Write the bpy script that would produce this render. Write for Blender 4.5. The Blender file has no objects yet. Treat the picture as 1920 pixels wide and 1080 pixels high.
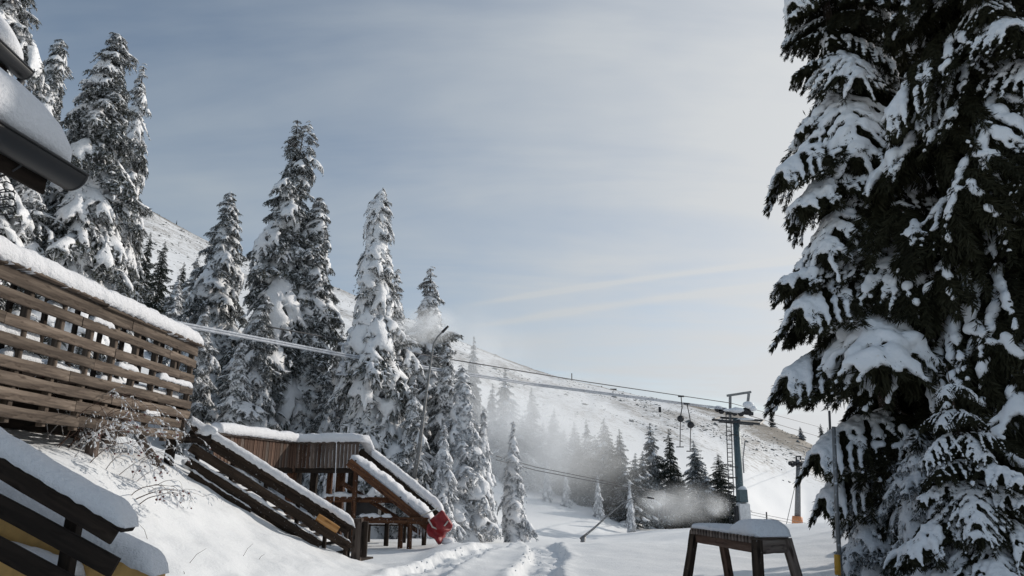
import bpy, bmesh, math, random
import numpy as np
from mathutils import Vector, Matrix, noise as mnoise

# ------------------------------------------------------------------ camera, sky, sun, exposure
S = bpy.context.scene
C = S.collection
F = 1250.0
PITCH = math.atan(365.0 / F)
CZ = 1.6
cd = bpy.data.cameras.new('camera'); cam = bpy.data.objects.new('camera', cd); C.objects.link(cam)
cam.location = (0, 0, CZ); cam.rotation_euler = (math.radians(90) + PITCH, 0, 0)
cd.sensor_width = 36; cd.lens = F / 1920 * 36; cd.clip_start = 0.05; cd.clip_end = 3000
S.camera = cam

SUN_AZ, SUN_EL = math.radians(56), math.radians(24)
SUN_DIR = Vector((math.sin(SUN_AZ) * math.cos(SUN_EL), math.cos(SUN_AZ) * math.cos(SUN_EL), math.sin(SUN_EL)))
S.view_settings.view_transform = 'Standard'; S.view_settings.look = 'None'
S.view_settings.gamma = 1.0; S.view_settings.use_curve_mapping = False
S.view_settings.exposure = -0.15
cy = S.cycles
cy.use_denoising = True
cy.max_bounces = 8; cy.diffuse_bounces = 3; cy.glossy_bounces = 2; cy.transmission_bounces = 2
cy.volume_bounces = 7; cy.transparent_max_bounces = 8
cy.volume_step_rate = 1.0; cy.volume_max_steps = 96

sl = bpy.data.lights.new('sun', 'SUN'); sun = bpy.data.objects.new('sun', sl); C.objects.link(sun)
sl.energy = 3.25; sl.angle = math.radians(0.6); sl.color = (1.0, 0.93, 0.84)
sun.rotation_euler = SUN_DIR.to_track_quat('Z', 'Y').to_euler()

def pdir(px, py):
    a = (px - 960) / F; b = (540 - py) / F
    c, s = math.cos(PITCH), math.sin(PITCH)
    return Vector((a, c - b * s, s + b * c))
def P(px, py, Y):
    d = pdir(px, py)
    return Vector((0, 0, CZ)) + d * (Y / d.y)
def PX(px, Y):       # lateral position of a point near the horizon seen at column px
    return (px - 960) / F * Y * math.cos(PITCH)

W = bpy.data.worlds.new('World'); S.world = W; W.use_nodes = True
nt = W.node_tree; nt.nodes.clear()
def N(t, **k):
    n = nt.nodes.new(t)
    for a, b in k.items():
        if a == 'inp':
            for i, v in b.items(): n.inputs[i].default_value = v
        else: setattr(n, a, b)
    return n
def Lk(a, b): nt.links.new(a, b)
def M_(op, a, b=None, c=None, clamp=False):
    n = nt.nodes.new('ShaderNodeMath'); n.operation = op; n.use_clamp = clamp
    for i, v in enumerate((a, b, c)):
        if v is None: continue
        if isinstance(v, (int, float)): n.inputs[i].default_value = v
        else: nt.links.new(v, n.inputs[i])
    return n.outputs[0]
sky = N('ShaderNodeTexSky', sky_type='NISHITA', sun_disc=False, sun_elevation=SUN_EL, sun_rotation=SUN_AZ,
        altitude=1600, air_density=1.0, dust_density=1.4, ozone_density=1.3)
tc = N('ShaderNodeTexCoord')
sep = N('ShaderNodeSeparateXYZ'); Lk(tc.outputs['Generated'], sep.inputs[0])
zc = M_('ADD', M_('MAXIMUM', sep.outputs[2], 0.0), 0.16)
u = M_('DIVIDE', sep.outputs[0], zc); v = M_('DIVIDE', sep.outputs[1], zc)
def cl(px, py):
    d = pdir(px, py).normalized(); z = max(d.z, 0) + .16
    return d.x / z, d.y / z
def linemask(a, b, w, fade):
    (x0, y0), (x1, y1) = cl(*a), cl(*b)
    dx, dy = x1 - x0, y1 - y0; l = math.hypot(dx, dy); dx /= l; dy /= l
    dist = M_('ADD', M_('MULTIPLY', M_('SUBTRACT', u, x0), -dy), M_('MULTIPLY', M_('SUBTRACT', v, y0), dx))
    al = M_('DIVIDE', M_('ADD', M_('MULTIPLY', M_('SUBTRACT', u, x0), dx), M_('MULTIPLY', M_('SUBTRACT', v, y0), dy)), l)
    g = M_('POWER', 2.718, M_('MULTIPLY', M_('POWER', M_('DIVIDE', dist, w), 2.0), -1.0))
    return M_('MULTIPLY', g, M_('MULTIPLY', M_('MULTIPLY', al, 5.0, clamp=True), fade, clamp=True))
comb = N('ShaderNodeCombineXYZ'); Lk(u, comb.inputs[0]); Lk(v, comb.inputs[1])
(ax, ay), (bx_, by_) = cl(850, 575), cl(1500, 490)
mp = N('ShaderNodeMapping', inp={'Rotation': (0, 0, -math.atan2(by_ - ay, bx_ - ax)), 'Scale': (0.35, 1.5, 1)}); Lk(comb.outputs[0], mp.inputs[0])
n1 = N('ShaderNodeTexNoise', inp={'Scale': 1.6, 'Detail': 8.0, 'Roughness': 0.55, 'Distortion': 0.5}); Lk(mp.outputs[0], n1.inputs[0])
n2 = N('ShaderNodeTexNoise', inp={'Scale': 0.7, 'Detail': 5.0, 'Roughness': 0.55}); Lk(comb.outputs[0], n2.inputs[0])
dotn = N('ShaderNodeVectorMath', operation='DOT_PRODUCT'); Lk(tc.outputs['Generated'], dotn.inputs[0]); dotn.inputs[1].default_value = SUN_DIR
sd = M_('MAXIMUM', dotn.outputs['Value'], 0.0)
# a veil of thin cloud, thicker low down and towards the sun
low = M_('POWER', M_('SUBTRACT', 1.0, M_('MAXIMUM', sep.outputs[2], 0.0)), 3.0)
veil = M_('ADD', M_('MULTIPLY', M_('POWER', sd, 2.0), 0.75), M_('MULTIPLY', low, 0.35))
veil = M_('ADD', veil, M_('MULTIPLY', M_('SUBTRACT', n1.outputs[0], 0.5), 1.35))
veil = M_('ADD', veil, M_('MULTIPLY', M_('SUBTRACT', n2.outputs[0], 0.5), 1.4))
veil = M_('ADD', veil, 0.36)
c1 = linemask((850, 578), (1500, 488), 0.022, 0.32)
c2 = linemask((850, 620), (1500, 530), 0.035, 0.28)
veil = M_('ADD', veil, M_('ADD', c1, c2))
veil = M_('MULTIPLY', veil, 0.93, clamp=True)
ccol = N('ShaderNodeMix', data_type='RGBA'); ccol.inputs['A'].default_value = (4.1, 4.75, 5.3, 1); ccol.inputs['B'].default_value = (8.6, 8.7, 8.8, 1)
Lk(M_('MULTIPLY', M_('ADD', M_('MULTIPLY', M_('POWER', sd, 2.2), 1.1), M_('MULTIPLY', low, 0.35)), 0.85, clamp=True), ccol.inputs['Factor'])
dk = N('ShaderNodeMix', data_type='RGBA', blend_type='MULTIPLY'); dk.inputs['Factor'].default_value = 1.0
dk.inputs['B'].default_value = (1.5, 1.45, 1.33, 1); Lk(sky.outputs[0], dk.inputs['A'])
mx = N('ShaderNodeMix', data_type='RGBA'); Lk(veil, mx.inputs['Factor']); Lk(dk.outputs['Result'], mx.inputs['A']); Lk(ccol.outputs['Result'], mx.inputs['B'])
bg = N('ShaderNodeBackground'); bg.inputs[1].default_value = 0.1; Lk(mx.outputs['Result'], bg.inputs[0])
wo = N('ShaderNodeOutputWorld'); Lk(bg.outputs[0], wo.inputs[0])

# ------------------------------------------------------------------ helpers
rng = np.random.default_rng(7)
rnd = random.Random(11)

def vn(x, y, seed=0):          # value noise 0..1
    x = np.asarray(x, float); y = np.asarray(y, float)
    xi = np.floor(x).astype(np.int64); yi = np.floor(y).astype(np.int64)
    fx = x - xi; fy = y - yi; fx = fx * fx * (3 - 2 * fx); fy = fy * fy * (3 - 2 * fy)
    def h(a, b):
        n = (a * 374761393 + b * 668265263 + seed * 974711) & 0x7fffffff
        n = ((n ^ (n >> 13)) * 1274126177) & 0x7fffffff
        return ((n ^ (n >> 16)) & 0xffff) / 65535.0
    return (h(xi, yi) * (1 - fx) + h(xi + 1, yi) * fx) * (1 - fy) + (h(xi, yi + 1) * (1 - fx) + h(xi + 1, yi + 1) * fx) * fy
def fbm(x, y, seed=0, o=4):
    r = 0; a = 1; t = 0
    for i in range(o):
        r = r + a * (vn(x * 2 ** i, y * 2 ** i, seed + i) - .5); t += a; a *= .5
    return r / t * 2
def sm(a, b, x):
    t = np.clip((x - a) / (b - a), 0, 1); return t * t * (3 - 2 * t)

def mesh_np(name, v, faces, mat=None, smooth=False):
    """faces: (n,k) array or list of such arrays"""
    if not isinstance(faces, (list, tuple)): faces = [faces]
    faces = [np.asarray(f, dtype=np.int32) for f in faces if len(f)]
    m = bpy.data.meshes.new(name)
    v = np.ascontiguousarray(v, dtype=np.float32)
    m.vertices.add(len(v)); m.vertices.foreach_set('co', v.ravel())
    tot = np.concatenate([np.full(len(f), f.shape[1], np.int32) for f in faces])
    lp = np.concatenate([f.ravel() for f in faces])
    m.loops.add(len(lp)); m.loops.foreach_set('vertex_index', lp)
    st = np.concatenate([[0], np.cumsum(tot)[:-1]]).astype(np.int32)
    m.polygons.add(len(tot)); m.polygons.foreach_set('loop_start', st); m.polygons.foreach_set('loop_total', tot)
    if smooth: m.polygons.foreach_set('use_smooth', np.ones(len(tot), bool))
    m.update(calc_edges=True)
    if mat: m.materials.append(mat)
    return m
def link(name, mesh, parent=None, loc=None):
    o = bpy.data.objects.new(name, mesh); C.objects.link(o)
    if parent: o.parent = parent
    if loc is not None: o.location = loc
    return o
def tag(o, label, cat, group=None):
    o['label'] = label; o['category'] = cat
    if group: o['group'] = group
    return o
def thing(name, label, cat, loc=(0, 0, 0), group=None):
    o = bpy.data.objects.new(name, None); C.objects.link(o); o.location = loc; o.empty_display_size = .2
    return tag(o, label, cat, group)
def structure(o): o['kind'] = 'structure'; return o
def stuff(o, label=None, cat=None):
    o['kind'] = 'stuff'
    if label: o['label'] = label
    if cat: o['category'] = cat
    return o

class MB:
    """collects shapes in world space; build() links ONE mesh relative to the parent"""
    def __init__(s): s.v = []; s.f = []; s.n = 0
    def add(s, v, f):
        s.v.append(np.asarray(v, float)); 
        for k in f: s.f.append([i + s.n for i in k])
        s.n += len(v); return s
    def box(s, c, size, M=None, bev=0.0):
        x, y, z = [a / 2 for a in size]
        vs = np.array([(i, j, k) for i in (-x, x) for j in (-y, y) for k in (-z, z)])
        if M is not None: vs = vs @ np.array(M.to_3x3()).T
        vs = vs + np.array(c)
        return s.add(vs, [(0, 1, 3, 2), (4, 6, 7, 5), (0, 4, 5, 1), (2, 3, 7, 6), (0, 2, 6, 4), (1, 5, 7, 3)])
    def tube(s, pts, rad, n=8, caps=True):
        pts = [Vector(p) for p in pts]
        if isinstance(rad, (int, float)): rad = [rad] * len(pts)
        vs = []; fs = []
        prev = None
        for i, p in enumerate(pts):
            t = (pts[min(i + 1, len(pts) - 1)] - pts[max(i - 1, 0)]).normalized()
            a = prev if prev is not None else (Vector((0, 0, 1)) if abs(t.z) < .9 else Vector((1, 0, 0)))
            b = t.cross(a).normalized(); a = b.cross(t).normalized(); prev = a
            for k in range(n):
                th = 2 * math.pi * k / n
                vs.append(p + (a * math.cos(th) + b * math.sin(th)) * rad[i])
        for i in range(len(pts) - 1):
            for k in range(n):
                a0 = i * n + k; a1 = i * n + (k + 1) % n
                fs.append((a0, a1, a1 + n, a0 + n))
        if caps: fs.append(tuple(range(n))[::-1]); fs.append(tuple(range((len(pts) - 1) * n, len(pts) * n)))
        return s.add([tuple(q) for q in vs], fs)
    def build(s, name, mat, parent=None, smooth=False):
        v = np.concatenate(s.v)
        if parent is not None: v = v - np.array(parent.matrix_basis.translation if parent.parent is None else parent.parent.matrix_basis.translation)[None]
        m = bpy.data.meshes.new(name); m.from_pydata(v.tolist(), [], s.f); m.materials.append(mat)
        if smooth: m.polygons.foreach_set('use_smooth', np.ones(len(m.polygons), bool))
        m.update()
        o = link(name, m, parent)
        return o

def bevbox(L, w, d, b=0.006, wob=0.0, seed=0, nseg=6):
    """plank along local X, width w in local Z, thickness d in local Y, slightly worn outline"""
    r = random.Random(seed); prof = [(-d/2 + b, -w/2), (d/2 - b, -w/2), (d/2, -w/2 + b), (d/2, w/2 - b), (d/2 - b, w/2), (-d/2 + b, w/2), (-d/2, w/2 - b), (-d/2, -w/2 + b)]
    vs = []; fs = []
    for i in range(nseg + 1):
        x = -L/2 + L * i / nseg; q = [r.uniform(-wob, wob) for _ in range(4)]
        if i in (0, nseg): x += r.uniform(-wob, wob)
        for k, (y, z) in enumerate(prof):
            vs.append((x, y + (q[0] if y > 0 else q[1]) * .4, z + (q[2] if z > 0 else q[3])))
    for i in range(nseg):
        for k in range(8):
            a = i * 8 + k; c = i * 8 + (k + 1) % 8
            fs.append((a, a + 8, c + 8, c))
    fs.append(tuple(range(8))); fs.append(tuple(range(nseg * 8, nseg * 8 + 8))[::-1])
    m = bpy.data.meshes.new('plank'); m.from_pydata(vs, [], fs); m.update(); return m
def plank(name, p0, p1, w, d, mat, parent, nrm=(0, -1, 0), wob=0.004, label=None):
    """a board from p0 to p1; nrm = the way its broad face looks; w across the face"""
    p0 = Vector(p0); p1 = Vector(p1); x = (p1 - p0); L = x.length; x.normalize()
    y = Vector(nrm); y = (y - x * y.dot(x)).normalized(); z = x.cross(y)
    m = bevbox(L, w, d, min(.006, d * .2), wob, rnd.randrange(10**6)); m.materials.append(mat)
    o = link(name, m, parent)
    mat4 = Matrix((x, y, z)).transposed().to_4x4(); mat4.translation = (p0 + p1) / 2 - (parent.matrix_basis.translation if parent else Vector())
    o.matrix_basis = mat4
    if label: o['label'] = label
    return o

# ------------------------------------------------------------------ materials
def mat(name):
    m = bpy.data.materials.new(name); m.use_nodes = True; t = m.node_tree; t.nodes.clear()
    out = t.nodes.new('ShaderNodeOutputMaterial'); b = t.nodes.new('ShaderNodeBsdfPrincipled'); t.links.new(b.outputs[0], out.inputs[0])
    return m, t, b, out
def tnoise(t, scale, detail=4, rough=.55, coord='Object', stretch=None):
    tc = t.nodes.new('ShaderNodeTexCoord'); n = t.nodes.new('ShaderNodeTexNoise'); n.inputs['Scale'].default_value = scale
    n.inputs['Detail'].default_value = detail; n.inputs['Roughness'].default_value = rough
    src = tc.outputs[coord]
    if stretch:
        mp = t.nodes.new('ShaderNodeMapping'); mp.inputs['Scale'].default_value = stretch; t.links.new(src, mp.inputs[0]); src = mp.outputs[0]
    t.links.new(src, n.inputs[0]); return n
def ramp(t, src, stops):
    r = t.nodes.new('ShaderNodeValToRGB'); t.links.new(src, r.inputs[0])
    e = r.color_ramp.elements
    while len(e) < len(stops): e.new(.5)
    for k, (p, c) in enumerate(stops): e[k].position = p; e[k].color = (*c, 1) if len(c) == 3 else c
    return r
def bump(t, b, src, strength, dist):
    n = t.nodes.new('ShaderNodeBump'); n.inputs['Strength'].default_value = strength; n.inputs['Distance'].default_value = dist
    t.links.new(src, n.inputs['Height']); t.links.new(n.outputs[0], b.inputs['Normal']); return n
def snow_mat(name, bscale=18, bd=.02, col=(.80, .82, .85)):
    m, t, b, o = mat(name)
    n = tnoise(t, bscale, 6, .65); r = ramp(t, n.outputs[0], [(.3, tuple(c * .93 for c in col)), (.7, col)])
    t.links.new(r.outputs[0], b.inputs['Base Color']); b.inputs['Roughness'].default_value = .65; b.inputs['Specular IOR Level'].default_value = .25
    bump(t, b, n.outputs[0], .6, bd)
    return m
SNOW = snow_mat('snow'); SNOWF = snow_mat('snow_on_trees', 11, .07, (.87, .88, .90)); SNOWCAP = snow_mat('packed_snow', 26, .07, (.80, .81, .84))
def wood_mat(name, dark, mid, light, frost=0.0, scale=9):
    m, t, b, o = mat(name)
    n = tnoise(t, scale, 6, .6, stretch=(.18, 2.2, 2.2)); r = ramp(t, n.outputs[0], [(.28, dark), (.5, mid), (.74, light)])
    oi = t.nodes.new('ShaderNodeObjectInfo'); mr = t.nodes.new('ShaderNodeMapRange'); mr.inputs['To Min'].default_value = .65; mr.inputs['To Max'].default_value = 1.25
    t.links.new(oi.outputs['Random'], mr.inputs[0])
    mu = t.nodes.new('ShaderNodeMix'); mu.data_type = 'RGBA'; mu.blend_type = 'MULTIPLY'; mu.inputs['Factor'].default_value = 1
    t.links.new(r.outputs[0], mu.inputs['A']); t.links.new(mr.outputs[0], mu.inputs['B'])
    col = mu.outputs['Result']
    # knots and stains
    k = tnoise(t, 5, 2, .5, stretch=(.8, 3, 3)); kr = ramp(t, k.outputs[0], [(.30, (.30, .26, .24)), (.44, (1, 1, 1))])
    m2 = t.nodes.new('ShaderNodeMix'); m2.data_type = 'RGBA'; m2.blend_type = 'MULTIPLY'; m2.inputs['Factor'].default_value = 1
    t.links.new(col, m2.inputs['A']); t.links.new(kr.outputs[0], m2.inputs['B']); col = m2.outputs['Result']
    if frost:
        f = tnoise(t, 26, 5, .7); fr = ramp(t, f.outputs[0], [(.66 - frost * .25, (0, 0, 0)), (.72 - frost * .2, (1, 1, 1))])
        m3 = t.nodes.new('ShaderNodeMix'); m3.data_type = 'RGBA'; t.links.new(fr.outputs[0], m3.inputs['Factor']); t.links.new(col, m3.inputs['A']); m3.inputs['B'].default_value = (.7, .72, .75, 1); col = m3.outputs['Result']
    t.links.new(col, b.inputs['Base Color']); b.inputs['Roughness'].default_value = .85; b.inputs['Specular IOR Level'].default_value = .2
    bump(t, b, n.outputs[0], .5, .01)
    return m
W_WEATH = wood_mat('weathered_plank', (.040, .031, .025), (.104, .080, .063), (.20, .16, .128), 0.0)
W_DARK = wood_mat('dark_stained_plank', (.018, .012, .009), (.035, .024, .017), (.06, .042, .03), .04)
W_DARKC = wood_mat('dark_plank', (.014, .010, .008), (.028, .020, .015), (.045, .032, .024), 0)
W_RED = wood_mat('red_brown_board', (.042, .025, .018), (.095, .056, .040), (.15, .10, .075), 0)
W_ORANGE = wood_mat('fresh_orange_board', (.42, .19, .06), (.58, .30, .11), (.72, .43, .20), 0)
W_WARM = wood_mat('warm_brown_beam', (.035, .015, .009), (.075, .034, .018), (.15, .07, .032), .1)
W_GREY = wood_mat('greyed_board', (.07, .055, .045), (.13, .10, .085), (.2, .165, .14), .0)
BARK = wood_mat('bark', (.025, .018, .013), (.055, .04, .03), (.10, .08, .065), .3, 14)
def plain(name, col, rough=.6, metal=0.0, frost=0.0, fs=20, var=.25):
    m, t, b, o = mat(name)
    n = tnoise(t, 7, 5, .6); r = ramp(t, n.outputs[0], [(.3, tuple(c * (1 - var) for c in col)), (.7, tuple(c * (1 + var * .6) for c in col))]); c = r.outputs[0]
    if frost:
        f = tnoise(t, fs, 5, .7); fr = ramp(t, f.outputs[0], [(.66 - frost * .3, (0, 0, 0)), (.72 - frost * .25, (1, 1, 1))])
        m3 = t.nodes.new('ShaderNodeMix'); m3.data_type = 'RGBA'; t.links.new(fr.outputs[0], m3.inputs['Factor']); t.links.new(c, m3.inputs['A']); m3.inputs['B'].default_value = (.7, .72, .75, 1); c = m3.outputs['Result']
    t.links.new(c, b.inputs['Base Color']); b.inputs['Roughness'].default_value = rough; b.inputs['Metallic'].default_value = metal
    bump(t, b, n.outputs[0], .2, .004)
    return m
STEEL = plain('blue_grey_steel', (.085, .125, .14), .55, .3, .12, 9)
GALV = plain('galvanised_steel', (.22, .22, .22), .55, .5, .2, 14)
BLACKM = plain('black_gutter', (.010, .011, .013), .45)
DARKM = plain('dark_metal', (.035, .035, .038), .5, .3)
CABLE = plain('steel_cable', (.06, .06, .065), .6, .2)
ICECABLE = plain('rime_covered_cable', (.42, .45, .50), .7, 0, .3, 12)
REDC = plain('red_padding', (.24, .010, .014), .55, 0, 0)
ORANGEC = plain('orange_padding', (.75, .30, .12), .6, 0, .25, 5)
YELLOWW = plain('yellow_rough_plaster', (.60, .37, .13), .85, 0, .0)
ROPE = plain('pale_rope', (.55, .52, .47), .9)
BERRY = plain('red_berry', (.11, .018, .018), .4)
TWIG = plain('brown_twig', (.09, .05, .035), .8)
ICETWIG = plain('iced_twig', (.42, .38, .36), .5, 0, .5, 30)
WHITEP = plain('white_paint', (.7, .7, .7), .5)
LAMPY = plain('yellow_band', (.62, .33, .03), .5)
def needle_mat(name, a, b_, frost, fscale=5.0):
    m, t, b, o = mat(name)
    n = tnoise(t, 1.7, 3, .6); r = ramp(t, n.outputs[0], [(.3, a), (.7, b_)]); c = r.outputs[0]
    if frost:
        f = tnoise(t, fscale, 5, .75); fr = ramp(t, f.outputs[0], [(.60 - frost * .25, (0, 0, 0)), (.72 - frost * .25, (.85, .85, .85))])
        m3 = t.nodes.new('ShaderNodeMix'); m3.data_type = 'RGBA'; t.links.new(fr.outputs[0], m3.inputs['Factor']); t.links.new(c, m3.inputs['A']); m3.inputs['B'].default_value = (.55, .58, .62, 1); c = m3.outputs['Result']
    t.links.new(c, b.inputs['Base Color']); b.inputs['Roughness'].default_value = .8; b.inputs['Specular IOR Level'].default_value = .15
    return m
ND_NEAR = needle_mat('spruce_needles', (.016, .016, .009), (.034, .033, .017), 0)
ND_MID = needle_mat('frosted_needles', (.022, .026, .018), (.050, .052, .034), .5, 11)
ND_ICY = needle_mat('rimed_needles', (.05, .055, .045), (.10, .10, .085), 1.0, 7)
ND_DARK = needle_mat('dark_needles', (.014, .020, .014), (.030, .036, .024), .15, 5)
ND_HAZY = needle_mat('dusted_needles', (.018, .024, .018), (.036, .042, .030), .5, 5)

# ground: snow over rough alpine grass
def ground_mat():
    m, t, b, o = mat('snowfield')
    at = t.nodes.new('ShaderNodeAttribute'); at.attribute_name = 'bare'
    def add(op, a, c2, clamp=False):
        n = t.nodes.new('ShaderNodeMath'); n.operation = op; n.use_clamp = clamp
        for i, v in enumerate((a, c2)):
            if isinstance(v, (int, float)): n.inputs[i].default_value = v
            else: t.links.new(v, n.inputs[i])
        return n.outputs[0]
    n1 = tnoise(t, .09, 6, .62, stretch=(1, .45, 1)); n2 = tnoise(t, .8, 8, .8); n3 = tnoise(t, 22, 5, .65)
    s = add('ADD', add('MULTIPLY', n1.outputs[0], 1.3), add('MULTIPLY', n2.outputs[0], 2.4))
    s = add('ADD', s, at.outputs['Fac'])
    mk = ramp(t, s, [(0, (0, 0, 0)), (1, (1, 1, 1))]); 
    msk = t.nodes.new('ShaderNodeMapRange'); msk.inputs['From Min'].default_value = 1.92; msk.inputs['From Max'].default_value = 2.45; t.links.new(s, msk.inputs[0])
    gr = ramp(t, n2.outputs[0], [(.3, (.12, .10, .08)), (.7, (.25, .22, .18))])
    sn = ramp(t, n3.outputs[0], [(.3, (.77, .79, .81)), (.7, (.83, .845, .86))])
    mx = t.nodes.new('ShaderNodeMix'); mx.data_type = 'RGBA'; t.links.new(msk.outputs[0], mx.inputs['Factor']); t.links.new(sn.outputs[0], mx.inputs['A']); t.links.new(gr.outputs[0], mx.inputs['B'])
    t.links.new(mx.outputs['Result'], b.inputs['Base Color']); b.inputs['Roughness'].default_value = .6; b.inputs['Specular IOR Level'].default_value = .3
    hs = add('ADD', add('MULTIPLY', n3.outputs[0], .25), add('MULTIPLY', n2.outputs[0], .9))
    bump(t, b, hs, .5, .06)
    return m
GROUND = ground_mat()

# ------------------------------------------------------------------ terrain
RID = [(-1400, -250, 240), (-500, 60, 240), (0, 270, 240), (150, 330, 240), (290, 402, 240), (330, 425, 240), (400, 461, 240), (480, 492, 238), (560, 520, 235), (640, 548, 232),
       (760, 600, 230), (880, 648, 225), (1000, 693, 220), (1100, 722, 215), (1200, 743, 210), (1300, 758, 200), (1380, 775, 190), (1440, 797, 180), (1500, 820, 170), (1540, 842, 165), (1700, 868, 165), (2000, 880, 170), (3200, 880, 180)]
rs = np.array([(p[0] - 960) / F * math.cos(PITCH) * 1.0 for p in RID])
# lateral slope s = X/Y at ridge uses the true projection
rs = np.array([P(p[0], p[1], 1.0).x for p in RID]); ry = np.array([p[2] for p in RID], float)
rz = np.array([P(*p).z for p in RID])
YB_S = np.array([-1.2, -.5, -.3, -.1, .03, .12, .27, .42, .6, 1.5]); YB_Y = np.array([20, 22, 24, 28, 37, 42, 62, 92, 100, 100.])
def floor_z(Y): return np.interp(Y, [-30, 4, 13, 18, 25, 34, 50, 87, 110, 700], [-.3, 0, .05, .1, -.45, -1.2, -1.75, -4, -4.6, -6])
def terr(X, Y, detail=True):
    X = np.asarray(X, float); Y = np.asarray(Y, float)
    Ys = np.maximum(Y, 8.0); s = np.clip(X / Ys, -2.2, 2.2)
    yb = np.interp(s, YB_S, YB_Y); yr = np.interp(s, rs, ry); zr = np.interp(s, rs, rz)
    fz = floor_z(Y)
    t = np.clip((Y - yb) / (yr - yb), 0, 1); zb = floor_z(yb)
    pr = t ** 1.3 * (1.5 - .5 * t)
    hill = zb + (zr - zb) * pr
    hill = np.where(Y > yr, zr - (Y - yr) * .05 - ((Y - yr) * .012) ** 2, hill)
    z = np.where(Y > yb, hill, fz)
    # bank on the left, below the deck
    edge = np.interp(Y, [0, 7, 10, 13.5, 16, 20, 30], [-1.6, -2.2, -2.0, -2.3, -3.2, -6.5, -9])
    k = np.clip((edge - X) / 3.7, 0, 3)
    bank = np.interp(k, [0, .08, .2, .4, .65, .9, 1.1, 3], [0, .02, .13, .42, .92, 1.55, 1.98, 4.1])
    fade = 1 - sm(40, 75, Y)
    z = z + bank * fade * (1 - .0 * Y)
    # behind the hut the ground is level with the path
    hut = sm(14.2, 15.2, Y) * (1 - sm(22, 26, Y)) * sm(-8.5, -6.8, X) * (1 - sm(-2.5, -1.5, X))
    z = z * (1 - hut) + hut * (-.15)
    # small rise on the right
    z = z + 1.2 * sm(5, 12, X) * (1 - sm(30, 60, Y)) * .6
    if detail:
        z = z + .09 * fbm(X * .35, Y * .35, 3) * (1 - sm(40, 90, Y)) + .03 * fbm(X * 1.3, Y * 1.3, 9) * (1 - sm(25, 50, Y))
        z = z + sm(60, 150, Y) * 1.3 * fbm(X * .035, Y * .035, 21) * (1 - sm(-12, 0, Y - yr)) + sm(60, 120, Y) * .35 * fbm(X * .2, Y * .14, 25)
        # lumps and slumps on the bank under the deck
        bk = sm(-1.5, -3.5, X) * (1 - sm(13, 15, Y)) * sm(5, 7, Y)
        z = z + bk * (.06 * fbm(X * 2.1, Y * 1.7, 91, 4) + .05 * np.maximum(0, fbm(X * 1.1, Y * 1.1, 95, 3)) + .02 * fbm(X * 7, Y * 7, 97, 2))
        # vehicle tracks
        for (xs, w, dep) in (([-2.0, -1.6, -1.1, -.5, -.1], .50, .15), ([.1, .45, .8, .78, .6], .44, .145)):
            cx = np.interp(Y, [8, 13, 15.5, 17.5, 20], xs); d = np.abs(X - cx)
            w = w * (1 + .22 * fbm(Y * 1.6, X * 0 + cx * 0 + dep * 50, 77))
            m = (1 - sm(w * .80, w, d)) * (1 - sm(18, 20, Y)) * sm(3, 6, Y)
            rim = np.exp(-((d - w * 1.15) / .14) ** 2) * (1 - sm(18, 20, Y))
            z = z - dep * m + .035 * rim + (m + rim * .5) * (.07 * fbm(X * 3.2, Y * 3.2, 5, 3) + .06 * fbm(X * 8, Y * 7, 55, 2))
        # soft wind waves in the open snow
        z = z + .05 * np.sin(Y * .9 + 2 * fbm(X * .15, Y * .15, 40)) * sm(20, 26, Y) * (1 - sm(60, 80, Y))
    return z
def tz(x, y): return float(terr(np.array([x]), np.array([y]))[0])

def build_terrain():
    ys = list(np.arange(-14, 3, .5)) + list(np.arange(3, 11.5, .11)) + list(np.arange(11.5, 19, .055)) + list(np.arange(19, 21, .11))
    st = .12
    while ys[-1] < 520: st *= 1.034; ys.append(ys[-1] + st)
    ys = np.array(ys)
    q = np.linspace(-1, 1, 500); s = .55 * q + .95 * q ** 3
    Sg, Yg = np.meshgrid(s, ys)
    Xg = Sg * (Yg + 22) - .02 * 0
    Zg = terr(Xg, Yg)
    v = np.stack([Xg, Yg, Zg], -1).reshape(-1, 3); nr, nc = Xg.shape
    i = np.arange(nr - 1)[:, None] * nc + np.arange(nc - 1)[None]
    f = np.stack([i, i + 1, i + nc + 1, i + nc], -1).reshape(-1, 4)
    m = mesh_np('snowfield', v, f, GROUND, True)
    sx = Xg / np.maximum(Yg, 8); yb = np.interp(sx, YB_S, YB_Y); yr = np.interp(sx, rs, ry)
    t = np.clip((Yg - yb) / (yr - yb), 0, 1)
    streak = fbm(Xg * .03, Yg * .06 + Xg * .02, 33)
    bare = -.42 + .58 * sm(.12, .45, t) + .60 * sm(.84, .98, t) + .38 * sm(.80, .94, t) * sm(.15, .25, -sx) + .40 * streak * sm(.1, .4, t) + .22 * sm(.2,.3,sx) * sm(.45,.75,t)
    bare = bare + .22 * sm(-.35, -.1, -sx * 0 + (sx > .15) * .0) * 0 + .28 * sm(.3, .36, sx) * sm(.62, .8, t)
    bare[Yg < 40] = -2
    a = m.attributes.new('bare', 'FLOAT', 'POINT'); a.data.foreach_set('value', bare.ravel().astype(np.float32))
    o = link('snowy_ground', m); structure(o)
    o['label'] = 'snow covered ground rising into a pale mountain slope'
build_terrain()

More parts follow.
